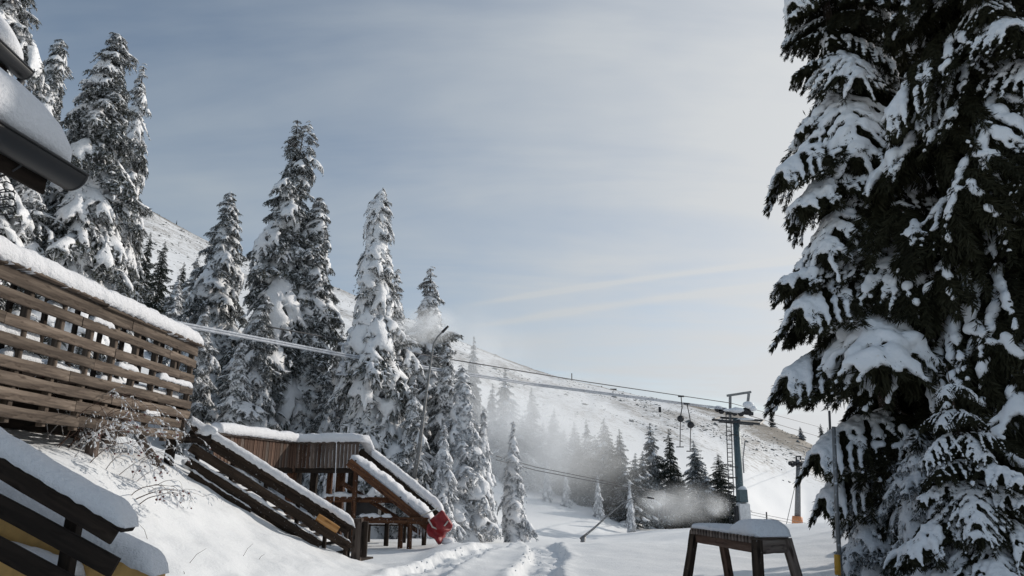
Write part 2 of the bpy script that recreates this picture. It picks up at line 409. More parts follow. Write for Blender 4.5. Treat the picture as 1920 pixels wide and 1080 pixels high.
# ------------------------------------------------------------------ spruce boughs
ICO = {}
def ico(sub):
    if sub not in ICO:
        bm = bmesh.new(); bmesh.ops.create_icosphere(bm, subdivisions=sub, radius=1.0)
        ICO[sub] = (np.array([v.co[:] for v in bm.verts]), np.array([[v.index for v in f.verts] for f in bm.faces])); bm.free()
    return ICO[sub]
def remesh(blobs, voxel, smooth_it=1, ratio=1.0):
    """blobs: list of (centre, 3x3 axes) -> smooth joined surface (verts, quads)"""
    iv, jf = ico(1)
    vs = []; fs = []
    for k, (c, A) in enumerate(blobs):
        vs.append(iv @ A.T + c); fs.append(jf + k * len(iv))
    me = mesh_np('tmp', np.concatenate(vs), np.concatenate(fs))
    o = bpy.data.objects.new('tmp', me); C.objects.link(o)
    r = o.modifiers.new('r', 'REMESH'); r.mode = 'VOXEL'; r.voxel_size = voxel
    if smooth_it:
        s = o.modifiers.new('s', 'SMOOTH'); s.iterations = smooth_it; s.factor = .5
    if ratio < 1:
        d_ = o.modifiers.new('d', 'DECIMATE'); d_.ratio = ratio
    dg = bpy.context.evaluated_depsgraph_get(); e = o.evaluated_get(dg).to_mesh()
    v = np.empty(len(e.vertices) * 3, np.float32); e.vertices.foreach_get('co', v); v = v.reshape(-1, 3).astype(float)
    lt = np.empty(len(e.polygons), np.int32); e.polygons.foreach_get('loop_total', lt)
    li = np.empty(len(e.loops), np.int32); e.loops.foreach_get('vertex_index', li)
    f = li.reshape(-1, 4) if (lt == 4).all() else None
    if f is None:
        e.calc_loop_triangles(); f = np.empty(len(e.loop_triangles) * 3, np.int32); e.loop_triangles.foreach_get('vertices', f); f = f.reshape(-1, 3)
    o.evaluated_get(dg).to_mesh_clear(); bpy.data.objects.remove(o); bpy.data.meshes.remove(me)
    return v, f
def axes(t, a, b, c):
    """ellipsoid: a along t, b sideways, c up"""
    t = t / (np.linalg.norm(t) + 1e-9); s = np.cross([0, 0, 1.], t); s = s / (np.linalg.norm(s) + 1e-9); u_ = np.cross(t, s)
    return np.stack([t * a, s * b, u_ * c], 1)

def make_bough(seed, droop=.8, snow=.9, near=False, dens=1.0, width=1.0, bs=1.0):
    r = np.random.default_rng(seed)
    nA = 13; t = np.linspace(0, 1, nA)
    wig = r.normal(0, .03)
    ax = np.stack([t * (1 - .12 * droop * t), wig * np.sin(t * 3), .12 * t - droop * .55 * t ** 1.8], 1)
    def at(tt): return np.array([np.interp(tt, t, ax[:, k]) for k in range(3)])
    lines = [(ax, 1.0)]
    nb = 16 if near else 12
    for k in range(nb * 2):
        t0 = .10 + .86 * min(.99, (k + r.uniform(-1, 2.0)) / (nb * 2)); side = 1 if r.uniform() < .5 else -1
        l = (.40 * (1 - t0) ** .75 + .09) * r.uniform(.5, 1.35) * width * (.6 + .4 * min(1, t0 / .25))
        an = side * math.radians(r.uniform(30, 78)); d = np.array([math.cos(an), math.sin(an), 0])
        sl_ = (at(min(1, t0 + .05)) - at(max(0, t0 - .05))); sl_ = sl_[2] / max(.02, sl_[0])
        s = np.linspace(0, 1, 5)[:, None]
        pts = at(t0) + d * l * s; pts[:, 2] += (sl_ * d[0] * l * s - (.35 + .5 * droop) * l * s ** 1.7 + .02)[:, 0]
        lines.append((pts, l))
    # twigs
    B = []; D = []; Ls = []
    for li, (pts, l) in enumerate(lines):
        seg = np.linalg.norm(np.diff(pts, axis=0), axis=1).sum()
        n = int((520 if near else 60) * seg * dens * (1.0 if li else .8)) + 2
        q = r.uniform(.05 if li else .12, 1.03, n); ii = np.linspace(0, 1, len(pts))
        b = np.stack([np.interp(q, ii, pts[:, k]) for k in range(3)], 1)
        tg = (pts[-1] - pts[0]) / (np.linalg.norm(pts[-1] - pts[0]) + 1e-9)
        sd = np.cross(tg, [0, 0, 1.]); sd /= np.linalg.norm(sd)
        a_ = r.choice([-1, 1], n)[:, None] * r.uniform(.2, 1.1, n)[:, None]
        dd = tg * r.uniform(.5, 1.1, n)[:, None] + sd * a_ + np.array([0, 0, -1]) * r.uniform(-.35, .95, n)[:, None]
        dd /= np.linalg.norm(dd, axis=1)[:, None]
        B.append(b + r.normal(0, .006, b.shape)); D.append(dd)
        Ls.append((r.uniform(.03, .075, n) if near else r.uniform(.06, .14, n)))
    # hanging curtains of twigs
    n = int((1500 if near else 100) * dens * (1 if near or dens > .9 else .5))
    q = r.uniform(.15, 1, n); b = np.stack([np.interp(q, t, ax[:, k]) for k in range(3)], 1); b[:, 1] += r.normal(0, .10 * width, n) * (1.1 - q); b[:, 2] -= r.uniform(0, .12, n)
    dd = np.stack([r.normal(.15, .3, n), r.normal(0, .3, n), -np.ones(n)], 1); dd /= np.linalg.norm(dd, axis=1)[:, None]
    B.append(b); D.append(dd); Ls.append(r.uniform(.05, .11, n) if near else r.uniform(.08, .17, n))
    B = np.concatenate(B); D = np.concatenate(D); Ls = np.concatenate(Ls)[:, None]
    R = r.normal(0, 1, D.shape); Wd = np.cross(D, R); Wd /= np.linalg.norm(Wd, axis=1)[:, None] + 1e-9
    w = Ls * (.075 if near else .175)
    if near:
        md = B + D * Ls * .45; v = np.stack([B, md + Wd * w, B + D * Ls, md - Wd * w], 1).reshape(-1, 3); f = np.arange(len(v)).reshape(-1, 4)
    else:
        v = np.stack([B + Wd * w, B + D * Ls, B - Wd * w], 1).reshape(-1, 3); f = np.arange(len(v)).reshape(-1, 3)
    sel = r.permutation(len(B))[:int(len(B) * min(.6, snow * (.0 if near else .45)))]
    tB, tD, tL = B[sel] + np.array([0, 0, .010]), D[sel] * np.array([1, 1, .75]), Ls[sel]
    tR = np.stack([r.normal(0, .35, len(sel)), r.normal(0, .35, len(sel)), np.ones(len(sel))], 1)
    tW = np.cross(tD, tR); tW /= np.linalg.norm(tW, axis=1)[:, None] + 1e-9
    tv = np.stack([tB + tW * tL * .22, tB + tD * tL * .95, tB - tW * tL * .22], 1).reshape(-1, 3); tf = np.arange(len(tv)).reshape(-1, 3)
    # snow
    sv = sf = None
    if snow > 0:
        blobs = []
        ph = r.uniform(0, 6)
        step = .035 if near else .06 * bs
        for li, (pts, l) in enumerate(lines):
            if li and r.uniform() > snow * 1.0: continue
            q0 = .12 if li == 0 else .15
            ii = np.linspace(0, 1, len(pts)); seg = np.linalg.norm(np.diff(pts, axis=0), axis=1).sum()
            q = q0 + r.uniform(0, .1)
            while q < 1.0:
                c = np.array([np.interp(q, ii, pts[:, k]) for k in range(3)])
                tg = pts[-1] - pts[0]
                pres = math.sin(c[0] * 9 + ph) * .5 + math.sin(c[1] * 14 + ph * 2) * .35 + r.uniform(-.6, .6)
                if pres > 1.0 - (2.0 if near else 2.25) * snow:
                    taper = (.55 + .45 * math.sin(math.pi * min(1, q * .9 + .1)))
                    rad = (r.uniform(.036, .066) if li == 0 else r.uniform(.024, .050)) * (.6 + .5 * snow) * taper * (.72 if near else 1.02) * bs
                    if r.uniform() < .10: rad *= 1.45
                    c = c + np.array([0, 0, rad * .45]) + r.normal(0, .006, 3)
                    blobs.append((c, axes(tg, rad * 1.5, rad * 1.15, rad * r.uniform(.65, .95))))
                q += step / max(seg, .15) * r.uniform(.7, 1.3)
        if blobs:
            sv, sf = remesh(blobs, .012 if near else (.032 if bs == 1 else .026), 1, .4 if near else (.085 if bs == 1 else .075))
            amp = .007 if near else .009
            sv = sv + amp * np.stack([fbm(sv[:, 0] * 22 + sv[:, 2] * 31, sv[:, 1] * 22, seed + k, 2) for k in range(3)], 1)
    wd = ax if near else ax[::3]
    return dict(v=v, f=f, sv=sv, sf=sf, ax=wd, tv=tv, tf=tf)

LIB = {}
LIB['heavy'] = [make_bough(100 + k, droop=.7 + .18 * k, snow=.98, dens=.65, width=1.2) for k in range(6)]
LIB['fine'] = [make_bough(150 + k, droop=.6 + .2 * k, snow=.97, dens=.62, width=1.2, bs=.80) for k in range(6)]
LIB['mod'] = [make_bough(200 + k, droop=.45 + .15 * k, snow=.70, dens=1.0) for k in range(6)]
LIB['light'] = [make_bough(300 + k, droop=.35 + .15 * k, snow=.30, dens=1.2) for k in range(4)]
LIB['bare'] = [make_bough(400 + k, droop=.25 + .15 * k, snow=0, dens=1.25) for k in range(4)]

def tree_mesh(key, H, R, seed, crown0=.04, power=.85, steep=0.0, lib=lambda h, r: 'heavy', spacing=.30, per=5, ragged=.3, needle=None, shape=None, tilt=(5, 35), double=False, keepf=.7, gap=0.0):
    """trunk, needles and snow as three meshes with the base at the origin"""
    r = np.random.default_rng(seed)
    V = []; Fc = []; n0 = 0; SV = []; SF3 = []; SF4 = []; s0 = 0; WB = MB()
    bend = r.normal(0, .012 * H, 2)
    def trunk_xy(z): q = z / H; return bend * math.sin(q * 2.2) 
    z = H * crown0; tops = [(0, 0, H)] if not double else [(0, 0, H), (.035 * H, .0, H * .955)]
    while z < H * .985:
        q = z / H
        prof = (1 - q) ** power if shape is None else float(np.interp(q, *shape))
        L0 = max(R * prof, .17)
        kk = per if q < .85 else max(3, per - 1)
        a0 = r.uniform(0, 6.28)
        for j in range(kk):
            if r.uniform() < gap: continue
            az = a0 + 6.283 * j / kk + r.normal(0, .25)
            L = L0 * r.uniform(1 - ragged, 1 + ragged * .6)
            if r.uniform() < .05 and q > .25: L *= 1.5
            bl = LIB[lib(q, r)]; b = bl[r.integers(len(bl))]
            sc = L; p = math.radians(r.uniform(*tilt)) * (1 - steep * 0)
            if q > .9: p *= .2
            cp, sp = math.cos(p), math.sin(p); Ry = np.array([[cp, 0, sp], [0, 1, 0], [-sp, 0, cp]])
            ca, sa = math.cos(az), math.sin(az); Rz = np.array([[ca, -sa, 0], [sa, ca, 0], [0, 0, 1]])
            ws = min(1.5, max(.85, 1.15 / max(L, .4)))        # short boughs stay bushy
            M = Rz @ Ry @ np.diag([sc, sc * ws, sc * min(ws, 1.25)])
            off = np.array([*trunk_xy(z), z + r.normal(0, .08)])
            if double and q > .80 and r.uniform() < .5: off[0] += .03 * H
            keep = keepf if L > .35 * R else .6 * keepf
            f = b['f']; v = b['v']; k = f.shape[1]
            if keep < 1:
                nf = int(len(f) * keep); sel = r.permutation(len(f))[:nf]; v = v.reshape(-1, k, 3)[sel].reshape(-1, 3); f = np.arange(len(v)).reshape(-1, k)
            V.append(v @ M.T + off); Fc.append(f + n0); n0 += len(v)
            if b['sv'] is not None:
                SV.append(b['sv'] @ M.T + off); (SF4 if b['sf'].shape[1] == 4 else SF3).append(b['sf'] + s0); s0 += len(b['sv'])
            if len(b['tf']):
                kt = int(len(b['tf']) * keep); SV.append(b['tv'][:kt * 3] @ M.T + off); SF3.append(b['tf'][:kt] + s0); s0 += kt * 3
        z += spacing * (1.15 - .55 * q) * r.uniform(.75, 1.25) * (H / 17) ** .4
    tk = MB(); zs = np.linspace(-.4, H * .975, 10)
    tr = .013 * H + .03
    tk.tube([(*trunk_xy(max(0, a)), a) for a in zs], [tr * (1 - .93 * max(0, a) / H) for a in zs], 8)
    if double: tk.tube([(trunk_xy(.8 * H)[0], trunk_xy(.8 * H)[1], .8 * H), (.03 * H, 0, .88 * H), (.034 * H, 0, .975 * H)], [tr * .2, tr * .15, .01], 6)
    mt = bpy.data.meshes.new('trunk'); mt.from_pydata(np.concatenate(tk.v).tolist(), [], tk.f); mt.materials.append(BARK); mt.update()
    # leader shoot twigs
    mf = mesh_np('crown', np.concatenate(V), np.concatenate(Fc), needle or ND_MID)
    ms = None
    if SV:
        fl = []
        if SF4: fl.append(np.concatenate(SF4))
        if SF3: fl.append(np.concatenate(SF3))
        ms = mesh_np('snow_load', np.concatenate(SV), fl, SNOWF, True)
    return (mt, mf, ms, H)
TREES = {}
def put_tree(key, px, py_top, Y, label, wscale=1.0, rot=0.0, group=None, name='spruce_tree', mats=None, lean=0.0):
    mt, mf, ms, H = TREES[key]
    top = P(px, py_top, Y); zb = tz(top.x, Y) - .05; h = top.z - zb
    s = h / H
    t = thing(name, label, 'spruce tree', (top.x, Y, zb), group)
    t.rotation_euler = (0, lean, rot); t.scale = (s * wscale, s * wscale, s)
    link('trunk', mt, t); 
    c = link('crown', mf, t)
    if ms: link('snow_load', ms, t)['kind'] = 'stuff'
    return t

heavy = lambda q, r: 'heavy' if r.uniform() < .8 else 'mod'
def grad(lo, hi):        # snow lessens towards the top
    def f(q, r):
        x = r.uniform()
        if x < lo + (hi - lo) * q: return 'light' if r.uniform() < .5 else 'mod'
        return 'heavy' if r.uniform() < .38 else 'fine'
    return f
dark = lambda q, r: 'bare' if r.uniform() < .75 else 'light'
TREES['big'] = tree_mesh('big', 20, 4.4, 1, lib=grad(.05, .35), spacing=.44, per=7, power=.7)
TREES['broad'] = tree_mesh('broad', 17, 3.9, 2, lib=grad(.1, .8), spacing=.34, per=6, power=.68, ragged=.4, tilt=(10, 42))
TREES['tall'] = tree_mesh('tall', 19, 4.0, 3, lib=grad(.0, 1.15), spacing=.34, per=6, ragged=.5, double=True, shape=([0, .3, .5, .7, .85, .94, 1], [1, .80, .55, .38, .22, .10, .03]), tilt=(12, 50))
TREES['narrow'] = tree_mesh('narrow', 15, 2.3, 4, lib=grad(.0, .9), spacing=.32, per=6, ragged=.35, shape=([0, .4, .7, .9, 1], [1, .85, .6, .35, .05]), tilt=(25, 58))
TREES['pillow'] = tree_mesh('pillow', 15, 3.3, 5, lib=heavy, spacing=.38, per=6, ragged=.42, shape=([0, .25, .5, .72, .88, 1], [1, .86, .62, .42, .24, .05]), tilt=(15, 52))
TREES['mixed'] = tree_mesh('mixed', 14, 2.9, 6, lib=lambda q, r: ['mod', 'light', 'fine'][r.choice(3, p=[.3, .15, .55])], spacing=.34, per=6, ragged=.45, needle=ND_MID, tilt=(5, 42))
TREES['icy'] = tree_mesh('icy', 9, 2.1, 7, lib=lambda q, r: 'mod' if r.uniform() < .7 else 'heavy', spacing=.34, per=5, ragged=.45, needle=ND_ICY, shape=([0, .2, .6, 1], [.8, 1, .6, .06]), tilt=(15, 55), keepf=.55)
TREES['small'] = tree_mesh('small', 7, 1.5, 8, lib=heavy, spacing=.36, per=5, ragged=.45, needle=ND_ICY, tilt=(15, 55), keepf=.5)
TREES['dark'] = tree_mesh('dark', 11, 2.6, 9, lib=dark, spacing=.46, per=6, ragged=.4, needle=ND_DARK, tilt=(-5, 22), keepf=.4)
TREES['dusted'] = tree_mesh('dusted', 11, 2.8, 10, lib=lambda q, r: ['light', 'mod', 'bare'][r.choice(3, p=[.45, .2, .35])], spacing=.46, per=6, ragged=.45, needle=ND_HAZY, tilt=(-5, 25), keepf=.4)
TREES['hedge'] = tree_mesh('hedge', 6, 2.3, 12, lib=lambda q, r: 'mod' if r.uniform() < .6 else 'heavy', spacing=.26, per=6, ragged=.5, needle=ND_MID, shape=([0, .3, .7, 1], [.9, 1, .7, .1]), tilt=(0, 45))

put_tree('big', 30, -190, 17, 'huge snow laden spruce rising out of frame behind the gutter', 1.05, .4)
put_tree('narrow', 122, 66, 25, 'slim spruce spire showing between the two big spruces at left', .95, 1.1)
put_tree('broad', 220, 48, 20.5, 'broad snow laden spruce right of the gutter end', 1.05, 2.0)
put_tree('mixed', 262, 105, 24, 'darker spruce peeping out behind the right side of the broad one', .85, .2)
put_tree('mixed', 95, 250, 19, 'lower snowy spruce filling the gap above the slat fence at left', 1.2, 3.2)
put_tree('dark', 312, 448, 62, 'dark snow free spruce on the slope left of the lift cable start', .9, 0, 'dark spruces on the slope')
put_tree('dark', 284, 432, 66, 'dark narrow spruce half hidden beside the broad snowy tree', .8, 2, 'dark spruces on the slope')
put_tree('dark', 345, 488, 60, 'shorter dark spruce standing right of the tallest dark one', .9, 4, 'dark spruces on the slope')
put_tree('mixed', 372, 478, 42, 'grey dusted spruce with long sloping boughs below the ridge', 1.5, 1.0)
put_tree('mixed', 332, 515, 38, 'low grey dusted spruce just behind the fence corner', 1.5, 5.0)
put_tree('broad', 437, 352, 33, 'spruce with crooked upper limbs left of the tallest central one', 1.1, 4.4)
put_tree('mixed', 398, 570, 27, 'dusky spruce behind the fence end, under the start of the cable', 1.25, 2.6)
put_tree('tall', 548, 220, 32, 'tallest central spruce with twin tip and dark upper crown', 1.12, .1)
put_tree('narrow', 596, 362, 32, 'slim white spruce pressed against the tallest one on its right', 1.3, 2.5)
put_tree('broad', 497, 545, 29, 'low bulging snow laden spruce under the cable, left of centre', 1.05, 1.4)
put_tree('mixed', 452, 625, 26.5, 'short dusky spruce between the fence end and the bulging one', 1.3, 4.4)
put_tree('pillow', 716, 350, 28.5, 'spruce draped in thick snow pillows above the terrace stair', 1.08, .7)
put_tree('mixed', 757, 498, 30, 'grey spruce directly right of the snow pillow spruce', 1.25, 2.2)
put_tree('mixed', 806, 490, 34, 'spruce with a ragged open top behind the tall snow lance', 1.5, .5)
put_tree('mixed', 648, 610, 35, 'dark lower spruce in the gap behind the hanging tow bar', 1.25, 3.0)
put_tree('broad', 618, 690, 31, 'short snowy spruce low between the slim white and the pillow spruce', 1.1, 5.2)
put_tree('mixed', 838, 630, 32, 'frosted spruce low behind the foot of the tall snow lance', 1.25, 4.0)
put_tree('mixed', 785, 700, 27.5, 'dusky spruce right behind the terrace stair rail', 1.2, 1.9)
put_tree('icy', 868, 680, 29, 'pale rimed spruce with loose boughs right of the red padding', 1.35, .0)
put_tree('icy', 908, 762, 31, 'slender pale rimed spruce with a bare lower stem', .85, 2.4)
put_tree('icy', 832, 790, 26, 'short rimed spruce crowding the end of the terrace stair', 1.0, 4.2)
put_tree('small', 966, 785, 34, 'small lone white spruce standing at the end of the tracks', 1.25, .3)
far = [('dusted', 888, 625, 62, .45), ('dusted', 952, 688, 60, .95), ('dusted', 922, 715, 58, .8), ('dusted', 997, 722, 60, .95), ('dusted', 1038, 762, 60, .8), ('dusted', 1075, 788, 59, .85),
       ('dusted', 1102, 782, 62, .6), ('dusted', 1134, 780, 57, 1.0), ('dusted', 1160, 800, 58, .9), ('dusted', 1190, 846, 53, .9), ('dusted', 1222, 788, 60, .85), ('dark', 1248, 800, 59, .85), ('dusted', 1300, 822, 63, 1.15), ('dark', 1346, 847, 58, 1.2)]
far_lab = ['thin misty spruce rising highest behind the tall snow lance', 'misty dark spruce right of the thin high one', 'misty spruce tucked left of the wide misty one', 'leaning misty spruce above the small lone white spruce',
           'faint grey spruce just left of the darker misty row', 'faint spruce in the densest part of the snow mist', 'narrow faint spruce between two wider misty ones', 'broad grey spruce highest in the middle of the valley row',
           'grey spruce overlapping the right side of the broad valley one', 'short spruce directly above the tip of the low snow lance', 'tall spruce left of its darker twin in the valley row', 'dark twin spruce just left of the hanging tow discs',
           'snow dusted spruce below the hanging tow discs', 'dark bushy spruce touching the ladder of the lift tower']
far += [('dusted', 1018, 790, 56, 1.2), ('dusted', 1056, 800, 55, 1.1), ('dark', 1088, 815, 54, 1.1), ('dusted', 1118, 812, 60, 1.3), ('dark', 1146, 830, 53, 1.3), ('dusted', 1172, 862, 51, 1.3), ('dusted', 1206, 842, 56, 1.2), ('dark', 1268, 868, 57, 1.4), ('dusted', 1325, 872, 58, 1.3), ('dusted', 940, 760, 52, 1.1), ('dusted', 980, 775, 53, 1.2)]
far_lab += ['short misty spruce just right of the leaning one', 'low misty spruce between the two faintest ones', 'dark low spruce in front of the two narrow faint ones', 'wide low spruce left of the broad highest valley one', 'dark short spruce in front of the broad highest valley one',
            'short bushy spruce left of the low lance tip', 'bushy spruce left of the foot of the tall twin pair', 'low dark spruce in the gap under the tow discs', 'low spruce between the dusted one and the ladder spruce', 'misty spruce left of the small lone white spruce tip', 'misty spruce right of the small lone white spruce tip']
for (k, px, py, Y, w), lb in zip(far, far_lab):
    put_tree(k, px, py, Y, lb, w * (1.3 + .2 * math.sin(px)), px * .37, 'spruces along the valley floor', lean=.02 * math.sin(px * 3.1))
for px, py, Y, w in [(1060, 880, 50, .9), (1120, 890, 49, .9), (1180, 905, 47, .8), (1025, 860, 50, .9)]:
    put_tree('icy', px, py, Y, {1060: 'low rimed spruce in the mist, second from left of its row', 1120: 'low rimed spruce in the mist, third from left of its row', 1180: 'low rimed spruce at the left end of the low lance arc', 1025: 'low rimed spruce in the mist right of the small lone one'}[px], w, px * .3, 'low rimed spruces under the valley row')
for px, py, Y, w, k, lb in [(1445, 766, 178, 1.1, 'dark', 'lone round dark spruce on the ridge right of the lift tower'), (1500, 799, 168, 1.5, 'dusted', 'small pale spruce on the ridge near the right tree'), (1538, 793, 160, 1.1, 'dark', 'dark ridge spruce half hidden by the right tree boughs'), (1552, 800, 158, 1.0, 'dark', 'dark ridge spruce beside the thin pole'),
                           (369, 446, 190, .9, 'dark', 'small dark cone shaped spruce on the upper left slope'), (335, 462, 180, 1.2, 'dark', 'tiny dark spruce low on the upper left slope'), (332, 412, 225, .6, 'dark', 'thin dark spruce on the left skyline')]:
    put_tree(k, px, py, Y, lb, w, px, 'spruces high on the slope')

# ------------------------------------------------------------------ near spruces on the right, bough by bough
NB = [make_bough(500 + k, droop=d, snow=s, near=True, width=w, dens=dn) for k, (d, s, w, dn) in enumerate([(.5, .95, 1.0, 1.3), (.75, .9, 1.1, 1.3), (1.0, .9, 1.0, 1.3), (.6, .55, 1.0, 1.5), (.9, .5, .9, 1.5), (1.1, .35, .9, 1.5), (.7, .32, .9, 1.6), (1.2, .27, .9, 1.6)])]
NBM = []
for b in NB:
    wb = MB(); wb.tube([tuple(p) for p in b['ax']], [.013 * (1 - .85 * i / (len(b['ax']) - 1)) + .0015 for i in range(len(b['ax']))], 6)
    wv = np.concatenate(wb.v); wf = [f for f in wb.f if len(f) == 4]
    m = mesh_np('bough', np.concatenate([b['v'], wv]), [b['f'], np.array(wf) + len(b['v'])], ND_NEAR)
    m.materials.append(BARK); nf = len(b['f']); mi = np.zeros(len(m.polygons), np.int32); mi[nf:] = 1; m.polygons.foreach_set('material_index', mi)
    s = mesh_np('snow_pad', np.concatenate([b['sv'], b['tv']]), [b['sf'], b['tf'] + len(b['sv'])], SNOWF, True)
    NBM.append((m, s))
def near_tree(px, Y, H, label, specs, rand, seed, lean=(0, 0), tr=.2, zoff=0):
    x = PX(px, Y); zb = tz(x, Y) - .1 + zoff
    root = thing('spruce_tree', label, 'spruce tree', (x, Y, zb), 'large spruces at the right edge')
    tk = MB(); zs = np.linspace(-.3, H, 12)
    def cx(z): return np.array([x + lean[0] * z, Y + lean[1] * z])
    tk.tube([(*cx(a), zb + a) for a in zs], [tr * (1 - .93 * max(0, a) / H) for a in zs], 10); tk.build('trunk', BARK, root, True)
    def bough(z, az, L, vi, pitch=0.0, wy=1.0):
        m, s = NBM[vi]
        o = link('bough', m, root)
        c = cx(z)
        R = Matrix.Rotation(az, 4, 'Z') @ Matrix.Rotation(pitch, 4, 'Y')
        o.matrix_basis = Matrix.Translation((c[0] - x, c[1] - Y, z)) @ R @ Matrix.Diagonal((L, L * wy, L, 1))
        link('snow_pad', s, o)['kind'] = 'stuff'
    r = np.random.default_rng(seed)
    for (px0, py0, px1, py1, vi, dy) in specs:      # bough from a point on the trunk to a tip
        a = P(px0, py0, Y); b = P(px1, py1, Y + dy); z = a.z - zb; c = cx(z)
        dx = b.x - c[0]; dyy = dy; L = math.hypot(dx, dyy) / (.79 if py0 < 800 else .86)
        ax = NB[vi]['ax']; end = ax[-1][2] * L; want = b.z - a.z
        pitch = -math.atan2(want - end, L)
        bough(z, math.atan2(dyy, dx), L, vi if vi != 3 else 0, pitch, 1.15)
    rand(bough, r, H)
    return root

def rand1(bough, r, H):
    z = 1.7
    while z < 15.5:
        n = 3
        a0 = r.uniform(0, 6.28)
        for j in range(n):
            az = a0 + 6.283 * j / n + r.normal(0, .3)
            q = z / H; L = (2.75 * (1 - q) ** .55 + .25) * r.uniform(.75, 1.1)
            left = math.cos(az) < -.35
            if left: L *= (.5 if z < 3.2 else (.42 if z < 9 else .6))
            front = math.sin(az) < -.2
            lo = z < 5
            vi = r.choice(8, p=[.13, .14, .14, .16, .14, .12, .09, .08]) if not lo else r.choice(8, p=[.12, .14, .14, .18, .16, .12, .08, .06])
            bough(z + r.normal(0, .1), az, L, int(vi), math.radians(r.uniform(0, 24)), r.uniform(.9, 1.15))
        z += (.50 if z > 4 else .62) * r.uniform(.8, 1.2)
specs1 = [(1690, -90, 1442, 60, 1, -.3), (1690, -40, 1500, 90, 3, .4), (1680, 30, 1540, 150, 4, -.5), (1690, 100, 1600, 140, 0, -.9), (1680, 215, 1525, 245, 0, .0), (1675, 262, 1468, 335, 1, -.4), (1675, 305, 1472, 425, 1, .2),
          (1680, 385, 1535, 490, 2, -.8), (1680, 430, 1500, 520, 3, .3), (1685, 500, 1488, 545, 3, -.2), (1690, 560, 1500, 625, 4, .3), (1690, 640, 1492, 715, 1, -.3), (1690, 700, 1505, 745, 3, .5), (1695, 780, 1545, 860, 1, -.4), (1700, 850, 1540, 945, 1, -.2), (1700, 900, 1560, 985, 4, .4),
          (1690, 180, 1620, 330, 2, -1.6), (1690, 560, 1650, 720, 0, -1.9), (1690, 590, 1725, 730, 1, -1.8), (1690, 460, 1760, 560, 1, -1.7), (1680, 330, 1500, 400, 0, -.6), (1690, 520, 1510, 590, 1, -.7), (1690, 150, 1560, 215, 1, -.5), (1690, -60, 1470, 30, 0, .2)]
near_tree(1690, 12.2, 17.5, 'large dark spruce with snow pads reaching left over the slope', specs1, rand1, 61, (0, 0), .20)
def rand2(bough, r, H):
    z = 2.2
    while z < 15:
        n = 5; a0 = r.uniform(0, 6.28)
        for j in range(n):
            az = a0 + 6.283 * j / n + r.normal(0, .3); q = z / H
            L = (3.0 * (1 - q) ** .5 + .3) * r.uniform(.75, 1.1)
            if math.sin(az) < -.6: L *= .6
            bough(z + r.normal(0, .1), az, L, int(r.choice(8, p=[.10, .13, .14, .16, .16, .13, .10, .08])), math.radians(r.uniform(12, 38)), r.uniform(.8, 1.1))
        z += .42 * r.uniform(.8, 1.2)
near_tree(2060, 9.8, 17, 'very dark spruce with steep hanging boughs at the right frame edge', [], rand2, 62, (0, 0), .22)
def rand3(bough, r, H):
    z = .15
    while z < H * .96:
        n = 5; a0 = r.uniform(0, 6.28)
        for j in range(n):
            az = a0 + 6.283 * j / n + r.normal(0, .3); q = z / H
            bough(z, az, (H * .42 * (1 - q) ** .8 + .15) * r.uniform(.8, 1.15), int(r.choice(3)) if r.uniform() < .8 else 3, math.radians(r.uniform(5, 25)), 1.1)
        z += .30 * r.uniform(.8, 1.2)
def rand4(bough, r, H):
    z = 3.2
    while z < 17:
        n = 5; a0 = r.uniform(0, 6.28)
        for j in range(n):
            az = a0 + 6.283 * j / n + r.normal(0, .35); q = z / H
            bough(z + r.normal(0, .15), az, (2.3 * (1 - q) ** .5 + .3) * r.uniform(.65, 1.15), int(r.choice(8)), math.radians(r.uniform(0, 34)), r.uniform(.8, 1.15))
        z += .50 * r.uniform(.75, 1.25)
near_tree(1800, 14.2, 19.5, 'tall spruce filling the gap between the two front right spruces', [], rand4, 71, (0, 0), .2)
near_tree(1815, 8.8, 3.1, 'young spruce buried in thick snow pads in the lower right corner', [], rand3, 63, (0, 0), .06)
put_tree('hedge', 1628, 852, 11.9, 'loose snow filled young spruce just behind the striped pole', 1.0, .5)
put_tree('hedge', 1712, 800, 11.0, 'taller snow filled young spruce between the pole and the corner spruce', 1.0, 2.5)
put_tree('hedge', 1780, 800, 16.5, 'snow filled young spruce behind the corner spruce', 1.1, 4.5)
put_tree('hedge', 1880, 820, 14.5, 'snow filled young spruce at the right frame edge', 1.1, 1.5)


